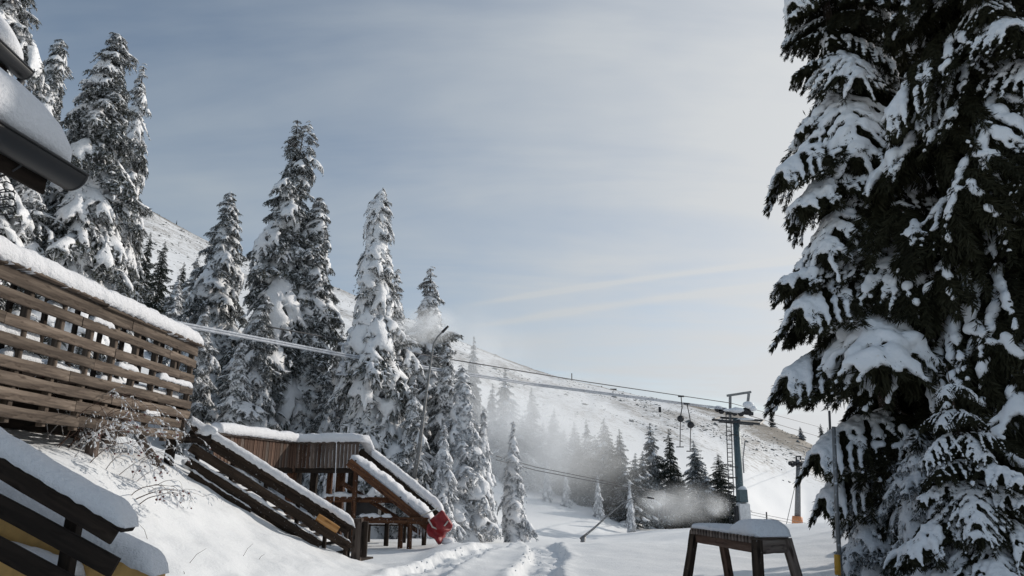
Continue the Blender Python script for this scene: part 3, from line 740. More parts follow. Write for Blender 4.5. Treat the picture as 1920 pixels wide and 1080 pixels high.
# ------------------------------------------------------------------ snow that lies on rails, roofs and ledges
def resample(path, step):
    path = [Vector(p) for p in path]; out = [path[0]]; 
    for a, b in zip(path[:-1], path[1:]):
        n = max(1, int((b - a).length / step))
        for i in range(1, n + 1): out.append(a.lerp(b, i / n))
    return out
def snowcap(path, width, height, seed, mat_=None, parent=None, name='snow_cap', step=.05, rough=.018, ends=(1, 1), expo=3.2, hvar=.12, side=None, gaps=None):
    pts = resample(path, step); n = len(pts); K = 15
    d = [0.0]
    for a, b in zip(pts[:-1], pts[1:]): d.append(d[-1] + (b - a).length)
    T = d[-1]; vs = []; fs = []
    er = min(height * 1.1, T * .45)
    for i, p in enumerate(pts):
        t = (pts[min(i + 1, n - 1)] - pts[max(i - 1, 0)]).normalized()
        if side is None: sd = t.cross(Vector((0, 0, 1))).normalized()
        else: sd = Vector(side).normalized()
        e = 1.0
        for q, on in ((d[i], ends[0]), (T - d[i], ends[1])):
            if on and q < er: e = min(e, math.sqrt(max(0.0, 1 - (1 - q / er) ** 2)))
        hh = height * (1 + hvar * 2 * (mnoise.noise(Vector((d[i] * 1.1, seed * 7.7, 0))))) 
        hh *= .06 + .94 * e; hh *= 1 + hvar * 1.2 * mnoise.noise(Vector((d[i] * 4.3, seed * 3.1, 4))); ww = width * (.72 + .28 * e)
        for k in range(K):
            if k == 0: u_, w_ = -.42, -.05
            elif k == K - 1: u_, w_ = .42, -.05
            else:
                th = math.pi * (k - 1) / (K - 3)
                c_, s_ = -math.cos(th), math.sin(th)
                u_ = .5 * math.copysign(abs(c_) ** (2 / expo), c_); w_ = s_ ** (2 / expo)
            q = p + sd * (u_ * ww) + Vector((0, 0, w_ * hh))
            nz = mnoise.noise_vector(q * 9 + Vector((seed, 0, 0))) * rough + mnoise.noise_vector(q * 28) * rough * .45
            low = max(0, .35 - w_) * 2.2
            nz.z += low * rough * 2.6 * mnoise.noise(Vector((d[i] * 14, k > K / 2, seed)))
            vs.append(q + nz)
    for i in range(n - 1):
        for k in range(K):
            a = i * K + k; b = i * K + (k + 1) % K
            fs.append((a, b, b + K, a + K))
    fs.append(tuple(range(K))[::-1]); fs.append(tuple(range((n - 1) * K, n * K)))
    mb = MB(); mb.add([tuple(v) for v in vs], fs)
    return mb.build(name, mat_ or SNOWCAP, parent, True)
def lump(c, r, seed, mat_=None, parent=None, name='snow_lump', sub=3):
    iv, jf = ico(sub); v = iv * np.array(r)
    v = v + .16 * min(r) * np.stack([fbm(iv[:, 0] * 2.2 + iv[:, 2] * 3, iv[:, 1] * 2.2, seed + k, 3) for k in range(3)], 1) * 2
    mb = MB(); mb.add(v + np.array(c), [tuple(f) for f in jf]); return mb.build(name, mat_ or SNOW, parent, True)
def post(name, p, z0, z1, w, mat_, parent, d=None):
    return plank(name, (p[0], p[1], z0), (p[0], p[1], z1), w, d or w, mat_, parent, nrm=(0, -1, 0), wob=.003)

# ------------------------------------------------------------------ raised deck with its slat fence
YE = 12.45
fz = [P(365, py, YE).z for py in (661, 683, 711, 735, 760, 779, 798, 819)]
FX = P(365, 700, YE).x
fence = thing('slat_fence', 'weathered brown slat fence of the deck under one long thick snow cap', 'fence', (FX, 8.5, fz[-1]))
lens = [2.5, 2.1, 2.9, 2.3, 2.6]
for i, z in enumerate(fz):
    y = 5.2 - rnd.uniform(0, 1.2); k = i
    while y < YE:
        L = lens[k % 5] * rnd.uniform(.85, 1.1); y1 = min(YE, y + L)
        if YE - y1 < .5: y1 = YE
        if not (i == 6 and y1 >= YE): yy = y1
        else: yy = YE - .28
        plank('slat', (FX + rnd.uniform(-.006, .006), y + .004, z + rnd.uniform(-.008, .008)), (FX + rnd.uniform(-.006, .006), yy - .004, z + rnd.uniform(-.008, .008)), (.143 if i else .18), .032, W_WEATH, fence, nrm=(1, 0, 0), wob=.006)
        y = y1; k += 2
deckz = fz[4] + .02
fposts = [6.8, 7.4, 8.0, 8.65, 9.3, 9.9, 10.5, 11.1, 11.75, 12.38]
for i, y in enumerate(fposts):
    plank('post', (FX - .065, y, fz[-1] - .12), (FX - .065, y, fz[0] + .05), .075, .09, W_WEATH, fence, nrm=(1, 0, 0))
    plank('post', (FX - .36, y + .1, deckz), (FX - .36, y + .1, fz[0] + .05), .06, .06, W_DARKC, fence, nrm=(1, 0, 0))
y = 5.0; k = 0
while y < YE:
    y1 = min(YE + .05, y + [2.4, 2.0, 1.75, 1.9][k % 4]); dz = (k % 2) * .03
    plank('cap_board', (FX - .10 + dz, y, fz[0] + .10 + dz), (FX - .10 + dz, y1 - .01, fz[0] + .10 + dz), .34, .035, W_WEATH, fence, nrm=(0, 0, 1)); y = y1; k += 1
snowcap([(FX - .10, 4.6, fz[0] + .135), (FX - .10, YE + .08, fz[0] + .135)], .42, .26, 3, parent=fence, rough=.022, ends=(0, 1), hvar=.09)
for (ya, yb, iz, h, dx) in [(6.9, 8.35, 3, .19, -.10), (8.6, 9.5, 4, .10, -.12), (7.8, 8.5, 4, .12, -.12), (9.7, 10.3, 4, .10, -.1), (10.5, 12.2, 4, .12, -.14), (11.2, 12.42, 3, .11, -.02), (9.2, 9.75, 1, .09, -.03), (8.4, 8.75, 1, .10, -.1), (10.0, 10.6, 3, .09, -.04), (10.9, 11.4, 6, .06, -.02)]:
    snowcap([(FX + dx, ya, fz[iz] + .065), (FX + dx, yb, fz[iz] + .065)], .12, h, int(ya * 10), parent=fence, name='snow_ledge', rough=.014, hvar=.3)

deck = thing('wooden_deck', 'dark underside of the raised timber deck behind the slat fence', 'deck', (FX - 2, 9, deckz))
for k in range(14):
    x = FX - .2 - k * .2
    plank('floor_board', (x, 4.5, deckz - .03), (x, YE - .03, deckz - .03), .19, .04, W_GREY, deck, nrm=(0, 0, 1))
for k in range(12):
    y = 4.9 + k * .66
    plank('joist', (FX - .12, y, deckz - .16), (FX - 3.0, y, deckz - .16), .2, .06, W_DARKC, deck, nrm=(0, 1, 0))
for k in range(13):  # dark backing added so the space under the deck reads as deep shade
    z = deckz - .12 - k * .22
    plank('shade_backing_board', (FX - 1.1, 4.5, z), (FX - 1.1, YE - .3, z), .21, .03, W_DARKC, deck, nrm=(1, 0, 0))
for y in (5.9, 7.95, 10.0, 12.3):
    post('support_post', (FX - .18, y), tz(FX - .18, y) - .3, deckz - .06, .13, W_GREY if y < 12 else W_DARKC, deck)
plank('edge_beam', (FX - .02, YE + .0, fz[-1] - .03), (FX + .42, YE + .1, fz[-1] - .03), .16, .1, W_DARKC, deck, nrm=(0, -1, 0))
plank('brace', P(262, 822, 11.2), P(312, 895, 11.6), .13, .05, W_WEATH, deck, nrm=(.5, -1, 0))
snowcap([(FX - 1.7, 4.5, deckz), (FX - 1.7, YE - .1, deckz)], 2.4, .34, 8, parent=deck, name='snow_layer', step=.12, hvar=.15)
lump((FX + .3, YE + .12, fz[-1] + .10), (.2, .12, .12), 5, parent=deck)

# ------------------------------------------------------------------ stair down from the deck with its railing
RA = lambda py, dy=0: P(357, py, 12.5 + dy)
def rb(py0, px1, dy=0, px0=357): # point on the railing slope
    return P(px0, py0 + (px0 - 357) * .63, 12.5 + dy + (px0 - 357) / 293), P(px1, py0 + (px1 - 357) * .63, 12.5 + dy + (px1 - 357) / 293)
rail = thing('stair_railing', 'dark sloping stair railing with a grey snow cap, left of the terrace', 'railing', tuple(P(500, 960, 13)))
NR = (.3, -.95, 0)
a, b = rb(799, 662); plank('cap_board', a, b, .05, .17, W_DARK, rail, NR)
snowcap([a + Vector((0, .02, .03)), b + Vector((.02, .02, .03))], .26, .16, 12, parent=rail, rough=.016, ends=(0, 1), hvar=.12)
a, b = rb(806, 655); plank('rail_board', a, b, .21, .035, W_DARK, rail, NR)
a, b = rb(838, 656); plank('rail_board', a, b, .165, .035, W_DARK, rail, NR)
snowcap([a + Vector((0, .03, .10)), b + Vector((0, .03, .095))], .05, .022, 33, parent=rail, name='snow_ledge', rough=.02, hvar=1.2)
a, b = rb(869, 600, -.06, 350); plank('rail_board', a, b, .135, .035, W_DARK, rail, NR)
snowcap([a + Vector((0, .03, .08)), b + Vector((0, .03, .08))],   .06, .03, 35, parent=rail, name='snow_ledge', rough=.02, hvar=.8)
a, b = rb(889, 470, -.08, 355); plank('rail_board', a, b, .10, .03, W_DARK, rail, NR)
snowcap([a + Vector((0, .0, .06)), b + Vector((0, .0, .06))], .05, .03, 36, parent=rail, name='snow_ledge', rough=.015, hvar=.5)
for px in (375, 438, 500, 560, 612, 650):
    a, _ = rb(805, 650, .07, px); post('baluster', (a.x, a.y), a.z - .75, a.z, .07, W_DARKC, rail)
for px, py0, py1, w in ((653, 985, 1040, .11), (672, 972, 1032, .17), (686, 978, 1024, .10)):
    q = P(px, py0, 14.0); e = P(px, py1, 14.0); post('end_post', (q.x, q.y), e.z - .2, q.z, w, W_DARKC if w < .15 else W_GREY, rail)
stair = thing('timber_staircase', 'timber stair filled with snow behind the dark sloping railing', 'staircase', tuple(P(520, 960, 13.6)))
for k in range(11):
    px = 366 + k * 27
    a, _ = rb(880, 650, .15, px); a2 = a + Vector((.32, .95, 0)) * 1.05
    plank('tread', a, a2, .26, .04, W_DARKC, stair, nrm=(0, 0, 1))
for dy in (.12, 1.1):
    a, b = rb(893, 650, dy); plank('stringer', a, b, .25, .05, W_DARKC, stair, NR)
a, b = rb(868, 655, .45); snowcap([a, b], .62, .10, 44, SNOW, stair, 'snow_layer', step=.05, rough=.03, hvar=.5, side=(.32, .95, 0))
o = plank('wood_block', P(595, 969, 13.1), P(634, 994, 13.22), .13, .09, W_ORANGE, None, NR)
tag(o, 'short bright orange board resting on the dark stair railing', 'board')
# frozen cord hanging in front of the terrace
m = MB(); m.tube([P(631, 826, 14.0), P(629.5, 870, 14.0), P(628, 905, 14.0), P(626, 940, 14.0)], [.006, .008, .012, .010], 6)
tag(m.build('frozen_cord', ICECABLE, None, True), 'thin iced cord hanging straight down in front of the terrace boards', 'cord')

# ------------------------------------------------------------------ terrace with vertical boards and its own stair
terr_ = thing('timber_terrace', 'raised timber terrace with vertical red brown boards and level snow cap', 'terrace', tuple(P(600, 1000, 20)))
tB0, tB1 = P(555, 834, 20), P(674, 832, 20); tz_top = tB1.z; tB0.z = tz_top
def atz(px, py, z):
    d = pdir(px, py); return Vector((0, 0, CZ)) + d * ((z - CZ) / d.z)
tA0 = atz(404, 814, tz_top)
hB = tz_top - P(600, 878, 20).z
def boards(a, b, n, nrm, mm):
    for k in range(n):
        w = (b - a).length / n; p = a.lerp(b, (k + .5) / n); off = Vector(nrm) * rnd.uniform(0, .018)
        q = p + off
        x = (b - a).normalized()
        plank('vertical_board', (q.x, q.y, tz_top - hB * rnd.uniform(.97, 1.02)), (q.x, q.y, tz_top - .01), w - .012, .025, rnd.choice(mm), terr_, nrm=nrm, wob=.003)
dA = (tB0 - tA0).normalized(); nA = Vector((dA.y, -dA.x, 0))
boards(tA0, tB0, 26, tuple(nA), [W_RED, W_RED, W_GREY]); boards(tB0, tB1, 17, (0, -1, 0), [W_RED, W_GREY, W_GREY])
for a, b, nn in ((tA0, tB0, nA), (tB0, tB1, Vector((0, -1, 0)))):
    plank('cap_board', a + Vector((0, 0, .02)), b + Vector((0, 0, .02)), .06, .16, W_GREY, terr_, tuple(nn))
    plank('bottom_beam', a + nn * -.06 + Vector((0, 0, -hB - .06)), b + nn * -.06 + Vector((0, 0, -hB - .06)), .15, .12, W_DARKC, terr_, tuple(nn))
plank('corner_post', tB0 + Vector((0, -.03, -hB - .1)), tB0 + Vector((0, -.03, .0)), .09, .09, W_RED, terr_)
railC0, railC1 = P(674, 838, 20.5), P(832, 968, 20.5)
snowcap([tA0 + Vector((0, 0, .05)), tB0 + Vector((0, 0, .05)), tB1 + Vector((0, .1, .06)), tB1 + Vector((.12, .3, .02)), railC0 + Vector((.35, .0, -.22)), railC1 + Vector((0, 0, .10))], .34, .25, 51, parent=terr_, rough=.018, ends=(0, 1), hvar=.10)
for k in range(14):
    q = k / 13; y0 = 20.1 + q * 2.6
    plank('floor_board', (tA0.x, y0, tz_top - hB - .02), (tB1.x, y0, tz_top - hB - .02), .18, .04, W_DARKC, terr_, nrm=(0, 0, 1))
gz = tz(tB0.x, 20)
for px, Y, w, mm in ((548, 20.1, .22, W_WARM), (560, 20.3, .18, W_GREY), (640, 22.4, .25, W_WARM), (660, 20.2, .17, W_DARKC), (668, 19.6, .12, W_WARM), (590, 22.6, .2, W_DARKC), (620, 22.6, .16, W_WARM)):
    x = P(px, 880, Y).x; post('support_post', (x, Y), tz(x, Y) - .3, tz_top - hB - .05, w, mm, terr_)
for pa, pb, w, mm in ((P(608, 936, 19.8), P(742, 938, 19.8), .15, W_WARM), (P(600, 962, 21.5), P(720, 962, 21.5), .12, W_DARKC)):
    plank('cross_beam', pa, pb, w, .12, mm, terr_)
snowcap([P(608, 931, 19.8), P(690, 932, 19.8)], .16, .10, 55, parent=terr_, name='snow_ledge', hvar=.6, rough=.03)
ts = thing('terrace_stair', 'steep stair carrying thick snow down from the terrace to the red padding', 'staircase', tuple(P(740, 1010, 19.6)))
plank('stringer', P(654, 866, 19.3), P(806, 990, 19.3), .22, .08, W_WARM, ts)
plank('stringer', P(672, 862, 20.4), P(828, 985, 20.4), .24, .06, W_DARKC, ts)
plank('hand_rail_board', P(674, 846, 20.5), P(832, 976, 20.5), .20, .04, W_DARK, ts); plank('hand_rail_board', P(676, 861, 20.52), P(826, 988, 20.52), .14, .04, W_DARKC, ts)
for k in range(11):
    a = P(660 + k * 14, 864 + k * 11.4, 19.35); plank('tread', a, (a.x + .1, 20.38, a.z), .25, .04, W_DARKC, ts, nrm=(0, 0, 1))
snowcap([P(660, 863, 19.75), P(815, 985, 19.75)], .85, .32, 57, SNOWCAP, ts, 'snow_layer', rough=.035, hvar=.12, expo=4)
plank('ground_beam', P(676, 974, 19.2), P(803, 977, 19.2), .17, .13, W_WARM, ts)
snowcap([P(672, 969, 19.2), P(735, 970, 19.2)], .15, .07, 58, parent=ts, name='snow_ledge', hvar=.6, rough=.03)
for px, py0, Y in ((752, 982, 19.4), (769, 982, 19.15), (796, 985, 20.2), (726, 975, 20.4)):
    a = P(px, py0, Y); post('leg', (a.x, a.y), tz(a.x, a.y) - .2, a.z, .12, W_WARM if Y < 20 else W_DARKC, ts)
plank('underframe', P(640, 905, 19.9), P(790, 1000, 19.9), .12, .1, W_WARM, ts)
ic = MB()
for k in range(16):
    px = 783 + k * 2.6 + rnd.uniform(-.8, .8); a = P(px, 985 + (k % 3), 19.6); l = rnd.uniform(.12, .42)
    ic.tube([a, a - Vector((0, 0, l * .5)), a - Vector((0, 0, l))], [.014, .010, .002], 5)
o = ic.build('icicles', ICECABLE, ts, True); o['kind'] = 'stuff'
mb = MB(); c = P(682, 952, 20.8); mb.box(c, (.95, .5, .42)); mb.box(c + Vector((0, 0, .225)), (1.0, .55, .03))
tag(mb.build('storage_box', DARKM, None), 'black storage box in the shade beneath the terrace stair', 'box')
# benches in the shade below
for px, Y, lb in ((735, 21.8, 'low snowy bench beneath the terrace stair'),):
    x = P(px, 990, Y).x; z0 = tz(x, Y); t = thing('bench', lb, 'bench', (x, Y, z0))
    plank('seat', (x - .9, Y, z0 + .5), (x + .6, Y, z0 + .5), .3, .05, W_DARKC, t, nrm=(0, 0, 1))
    for dx in (-.7, .4): post('leg', (x + dx, Y), z0 - .1, z0 + .47, .08, W_DARKC, t)
    snowcap([(x - .9, Y, z0 + .525), (x + .6, Y, z0 + .525)], .3, .1, 61, parent=t)
# red padding tied round the foot of the stair
pc = P(824, 990, 19.2); pad = thing('padding', 'crumpled red padding tied with pale rope round the stair foot', 'padding', tuple(pc))
bm = bmesh.new()
ol = [(829, 958), (838, 968), (847, 984), (845, 993), (835, 998), (830, 1012), (822, 1020), (814, 1010), (804, 1003), (801, 986), (810, 974), (818, 966)]
fr_ = [bm.verts.new(P(a, b, 19.0)) for a, b in ol]; bk = [bm.verts.new(P(a, b, 19.35)) for a, b in ol]; c1 = bm.verts.new(pc + Vector((0, -.32, 0))); c2_ = bm.verts.new(pc + Vector((0, .3, 0)))
for k in range(len(ol)):
    l_ = (k + 1) % len(ol); bm.faces.new((fr_[k], fr_[l_], c1)); bm.faces.new((bk[l_], bk[k], c2_)); bm.faces.new((fr_[l_], fr_[k], bk[k], bk[l_]))
bmesh.ops.recalc_face_normals(bm, faces=bm.faces)
bmesh.ops.subdivide_edges(bm, edges=bm.edges, cuts=5, use_grid_fill=True, smooth=.25)
for v_ in bm.verts:
    q = v_.co * 1.0; v_.co += Vector((0, -1, 0)) * (.07 * math.sin((q.x * .8 + q.z) * 16) + .10 * mnoise.noise(q * 4)) + mnoise.noise_vector(q * 5) * .03
    v_.co -= pc
me = bpy.data.meshes.new('cover'); bm.to_mesh(me); bm.free(); me.materials.append(REDC); me.polygons.foreach_set('use_smooth', np.ones(len(me.polygons), bool)); link('cover', me, pad)
mb = MB(); mb.tube([P(803, 974, 18.95), P(811, 988, 18.9), P(822, 993, 18.88), P(834, 985, 18.9), P(841, 976, 18.95)], .022, 6); mb.tube([P(790, 967, 19.0), P(806, 960, 18.95), P(820, 953, 18.95)], .018, 6); mb.build('rope', ROPE, pad, True)
lump(pc + Vector((.22, -.05, .02 - .35)), (.2, .15, .10), 9, parent=pad)

# ------------------------------------------------------------------ near stair rail and yellow wall, lower left
nr = thing('near_railing', 'dark sloping railing boards under thick snow in the lower left corner', 'railing', tuple(P(100, 1000, 4.7)))
def nb_(py0, px1, Y=4.7, sl_=.60, px0=-260): return P(px0, py0 + px0 * sl_, Y), P(px1, py0 + px1 * sl_, Y)
a, b = nb_(849, 241); plank('cap_board', a, b, .03, .15, W_DARKC, nr)
snowcap([a + Vector((0, 0, .012)), b + Vector((.02, 0, .012))], .24, .125, 71, parent=nr, rough=.006, ends=(0, 1), hvar=.08, step=.025)
a, b = nb_(872, 218); plank('rail_board', a, b, .14, .03, W_DARKC, nr, nrm=(0, -1, 0))
a, b = nb_(949, 215, sl_=.535); plank('rail_board', a, b, .128, .03, W_DARKC, nr)
a, b = nb_(1028, 170, sl_=.53); plank('rail_board', a, b, .125, .03, W_DARKC, nr)
for px in (-140, 146):
    q = P(px, 849 + px * .6, 4.84); post('post', (q.x, q.y), q.z - 1.1, q.z - .02, .085, W_DARKC, nr)
yw = thing('yellow_wall', 'rough yellow wall with a rounded snow cap behind the near railing', 'wall', tuple(P(100, 1060, 5.3)))
a = P(-260, 928 - 260 * .5, 5.3); b = P(299, 928 + 299 * .5, 5.3)
mb = MB(); vs = []
for y in (-.09, .09):
    for p, dz in ((a, 0), (b, 0), (b, -1.6), (a, -2.2)): vs.append((p.x, p.y + y, p.z + dz))
mb.add(vs, [(0, 1, 2, 3)[::-1], (4, 5, 6, 7), (0, 1, 5, 4), (1, 2, 6, 5), (2, 3, 7, 6), (3, 0, 4, 7)]); mb.build('wall_body', YELLOWW, yw)
snowcap([a + Vector((0, 0, .0)), b + Vector((.02, 0, .0))], .30, .145, 73, parent=yw, rough=.007, ends=(0, 1), hvar=.08, step=.03)
a, b = P(-100, 1012, 5.12), P(150, 1082, 5.12); snowcap([a, b], .2, .10, 75, parent=yw, name='snow_ledge', rough=.01, step=.03)

# ------------------------------------------------------------------ eaves of the house, upper left
house = thing('house', 'dark eaves and gutters of a house under thick snow, upper left corner', 'house', (-4.5, 4, 3))
def eave(end_px, end_py, Y, left_px, left_py, rg, sh, back, name_):
    e = P(end_px, end_py, Y); l = atz(left_px, left_py, e.z); d = (e - l).normalized(); l = e - d * back
    n = Vector((-d.y, d.x, 0)); n = n if n.x < 0 else -n
    # gutter: half round channel with wall thickness and an end cap
    mb = MB(); K = 12; vs = []; fs = []
    for p in (l, e):
        for rr in (rg, rg * .86):
            for k in range(K + 1):
                th = math.pi + math.pi * k / K
                vs.append(p + n * (math.cos(th) * rr) + Vector((0, 0, math.sin(th) * rr)))
    q = K + 1
    for k in range(K):
        fs += [(k, k + 1, 2 * q + k + 1, 2 * q + k), (q + k, 3 * q + k, 3 * q + k + 1, q + k + 1)]
    fs += [(0, 2 * q, 3 * q, q), (K, q + K, 3 * q + K, 2 * q + K)]
    mb.add([tuple(x) for x in vs], fs)
    cap = [e + d * .004 + n * (math.cos(math.pi + math.pi * k / K) * rg * 1.02) + Vector((0, 0, math.sin(math.pi + math.pi * k / K) * rg * 1.02)) for k in range(K + 1)]
    mb.add([tuple(x) for x in cap] + [tuple(x - d * .02) for x in cap], [tuple(range(q)), tuple(range(q, 2 * q))[::-1]] + [(k, k + q, k + q + 1, k + 1) for k in range(K)])
    mb.tube([l + n * -rg, e + n * -rg], .012, 8)
    mb.build('gutter', BLACKM, house, True)
    up = Vector((0, 0, 1)); sl_ = n * math.cos(math.radians(32)) + up * math.sin(math.radians(32))
    e2 = e - d * .10
    plank('fascia', l + n * (rg + .02) + up * -.09, e2 + n * (rg + .02) + up * -.09, .22, .03, W_DARKC, house, nrm=tuple(-n))
    plank('soffit_beam', l + n * (rg + .14) + up * -.24, e - d * .45 + n * (rg + .14) + up * -.24, .20, .14, BLACKM, house, nrm=tuple(-n))
    # roof slab
    mb = MB(); vs = []
    for p in (l, e2):
        for w_, t_ in ((rg * .4, .03), (3.2, .03), (3.2, -.12), (rg * .4, -.03)):
            vs.append(p + n * (w_ * math.cos(math.radians(32))) + up * (w_ * math.sin(math.radians(32)) + t_))
    mb.add([tuple(x) for x in vs], [(0, 1, 2, 3), (7, 6, 5, 4), (0, 4, 5, 1), (1, 5, 6, 2), (2, 6, 7, 3), (3, 7, 4, 0)]); mb.build('roof', BLACKM, house)
    # snow slab with a rounded, overhanging front
    prof = [(-.02, .02), (-.06, .10), (-.05, .2), (-.01, .30), (.06, .37), (.18, .42), (.4, .45), (.9, .46), (1.6, .47), (2.4, .47), (3.2, .47), (3.2, 0.04), (1.6, .04), (.3, .04)]
    L = (e - l).length; ns = max(12, int(L / .06)); vs = []; fs = []; K = len(prof)
    for i in range(ns + 1):
        q = L * i / ns; p = l + d * q; m_ = 1.0; er = .42 * sh / .45
        if L - q < er: m_ = math.sqrt(max(0, 1 - (1 - (L - q) / er) ** 2))
        for (w_, t_) in prof:
            ww = w_ if w_ > .1 else w_ * m_ + (1 - m_) * .05
            t2 = t_ * (sh / .45) * (.10 + .90 * m_)
            base_t = 0
            pt = p + n * (max(0, ww) * math.cos(math.radians(32)) + min(0, ww)) + up * (max(0, ww) * math.sin(math.radians(32)) + t2 + .02)
            vs.append(pt + mnoise.noise_vector(pt * 5) * .018 + mnoise.noise_vector(pt * 17) * .006)
    for i in range(ns):
        for k in range(K):
            a_ = i * K + k; b_ = i * K + (k + 1) % K; fs.append((a_, b_, b_ + K, a_ + K))
    fs.append(tuple(range(ns * K, ns * K + K)))
    mb = MB(); mb.add([tuple(x) for x in vs], fs); mb.build('roof_snow', SNOWCAP, house, True)
    return e, l, d, n
eave(138, 330, 5.0, 0, 248, .13, .46, 3.0, 'a')
eave(46, 135, 6.4, 0, 92, .10, .40, 2.5, 'b')
mb = MB(); mb.tube([P(57, 232, 4.62), P(63, 262, 4.6), P(58, 288, 4.6), P(40, 310, 4.6), P(15, 326, 4.6), P(-20, 338, 4.6)], .009, 6)
for k in range(4): mb.tube([P(-10, 345 + k * 14, 5.2), P(12, 340 + k * 14, 5.2), P(28, 348 + k * 14, 5.2), P(26, 358 + k * 14, 5.2), P(-10, 362 + k * 14, 5.2)], .006, 5)
mb.build('loose_wire', DARKM, house, True)
mb = MB(); e = P(40, 150, 6.35); mb.tube([e, e + Vector((-.03, 0, -.10)), e + Vector((-.2, .05, -.28)), e + Vector((-.6, .1, -.45))], .04, 10); mb.build('downpipe', BLACKM, house, True)

# ------------------------------------------------------------------ snow topped rack in the foreground
rk = thing('wooden_rack', 'brown slatted wooden rack with splayed legs and a thick snow load', 'rack', (3.5, 10.2, 0))
c0 = P(1418, 1004, 9.5); cl_ = P(1302, 990, 11.3); cr = P(1474, 1008, 9.75)
topz = c0.z; cl_.z = topz; cr.z = topz; c2 = cl_ + (cr - c0)
ux = (cl_ - c0).normalized(); uy = (cr - c0).normalized(); nL = Vector((-ux.y, ux.x, 0)); nL = nL if nL.dot(uy) < 0 else -nL
Ln = (cl_ - c0).length
plank('side_rail', c0 + Vector((0, 0, -.16)), cl_ + Vector((0, 0, -.16)), .13, .05, W_RED, rk, tuple(nL)); plank('side_rail', cr + Vector((0, 0, -.16)), c2 + Vector((0, 0, -.16)), .13, .05, W_RED, rk, tuple(-nL))
plank('end_rail', c0 + Vector((0, 0, -.15)), cr + Vector((0, 0, -.15)), .17, .05, W_GREY, rk, tuple(-ux)); plank('end_rail', cl_ + Vector((0, 0, -.15)), c2 + Vector((0, 0, -.15)), .14, .05, W_RED, rk, tuple(ux))
ns = 20
for k in range(ns):
    p = c0 + ux * (Ln * (k + .5) / ns)
    q0 = p + nL * .075; q1 = p - nL * .05 + uy * (cr - c0).length
    plank('cross_slat', q0 + Vector((0, 0, -.055)), q1 + Vector((0, 0, -.065)), .085, .045, W_GREY, rk, tuple(ux), wob=.003)
for p, dx, dy, mm, fr in ((c0, -.04, -.06, 1, W_DARK), (cr, .07, -.03, 0, W_GREY), (cl_, -.10, -.02, 0, W_DARK), (c2, .05, .04, 0, W_RED)):
    zb = tz(p.x + dx * 2, p.y + dy) - .1
    plank('leg', (p.x + dx * 2.2, p.y + dy * 2, zb), (p.x, p.y, topz - .06), .12, .10, fr, rk, nrm=tuple((nL - ux * .3)), wob=.004)
cm = (c0 + cr) / 2; cm2 = (cl_ + c2) / 2
r_ = []; n_ = 60
pts = resample([cm - ux * .06, cm2 + ux * .06], .03)
o = snowcap([cm - ux * .07 + Vector((0, 0, -.02)), cm2 + ux * .06 + Vector((0, 0, -.02))], .62, .20, 81, parent=rk, step=.02, rough=.010, hvar=.10, expo=3)
me = o.data; co = np.empty(len(me.vertices) * 3, np.float32); me.vertices.foreach_get('co', co); co = co.reshape(-1, 3)
base = np.array(cm) - np.array(rk.location); al = (co - base) @ np.array(ux)
tgt = sm(.45, .7, al)
co[:, 2] = np.where(co[:, 2] > topz - rk.location.z, (co[:, 2] - topz + rk.location.z) * (1 - .5 * tgt) + topz - rk.location.z, co[:, 2])
co[:, 2] += .010 * np.sin(al * 2 * math.pi / (Ln / ns)) * tgt - .03 * tgt * (co[:, 2] > topz + .05)
me.vertices.foreach_set('co', co.ravel()); me.update()

# ------------------------------------------------------------------ drag lift: towers, cables, tow bars
TY = 50.0
def tp(px, py, dy=0): return P(px, py, TY + dy)
tw = thing('lift_tower', 'tall blue grey lift tower with ladder, crossarms and snowy wheels', 'lift tower', (tp(1389, 985).x, TY, tz(tp(1389, 985).x, TY)))
mb = MB(); b0 = tp(1390, 1000); mb.tube([b0 - Vector((0, 0, 1)), tp(1380, 784)], [.29, .24], 14); mb.build('mast', STEEL, tw, True)
mb = MB()
for dx in (0, 9): mb.tube([tp(1365 + dx + 4, 990, -.6), tp(1361 + dx, 772, -.6)], .035, 5)
mb.build('ladder_rail', DARKM, tw)
for k in range(27):
    f = k / 26; py = 985 - f * 208; xo = 1369 - 8 * f
    mb = MB(); mb.tube([tp(xo, py, -.6), tp(xo + 9, py, -.6)], .025, 4); mb.build('rung', DARKM, tw)
for py in (815, 875, 895, 940): mb = MB(); mb.tube([tp(1368, py, -.6), tp(1383, py + 1, -.2)], .04, 5); mb.build('bracket', DARKM, tw)
for (a, b, w, dy) in ((tp(1336, 787, -.8), tp(1424, 795, -.8), .14, 0), (tp(1350, 783, .8), tp(1432, 789, .8), .14, 0), (tp(1348, 790), tp(1412, 796), .16, 0)):
    plank('crossarm', a, b, w, .16, DARKM, tw)
for a, b in ((tp(1336, 787, -.8), tp(1350, 783, .8)), (tp(1424, 795, -.8), tp(1432, 789, .8)), (tp(1385, 790, -.8), tp(1390, 786, .8))): plank('arm_tie', a, b, .12, .12, DARKM, tw)
for a, b in ((tp(1369, 790), tp(1369, 740)), (tp(1400, 775), tp(1404, 738)), (tp(1363, 742), tp(1408, 735))): plank('frame_beam', a, b, .17, .15, GALV, tw)
plank('wheel_beam', tp(1345, 768), tp(1412, 776), .26, .2, DARKM, tw)
for px, py, r in ((1346, 767, .22), (1353, 771, .2), (1366, 772, .2), (1378, 774, .22), (1390, 775, .22), (1399, 770, .25), (1406, 765, .28)):
    mb = MB(); a = tp(px, py, -.2); mb.tube([a, a + Vector((0, .14, 0))], r, 12); mb.build('wheel', DARKM, tw, True)
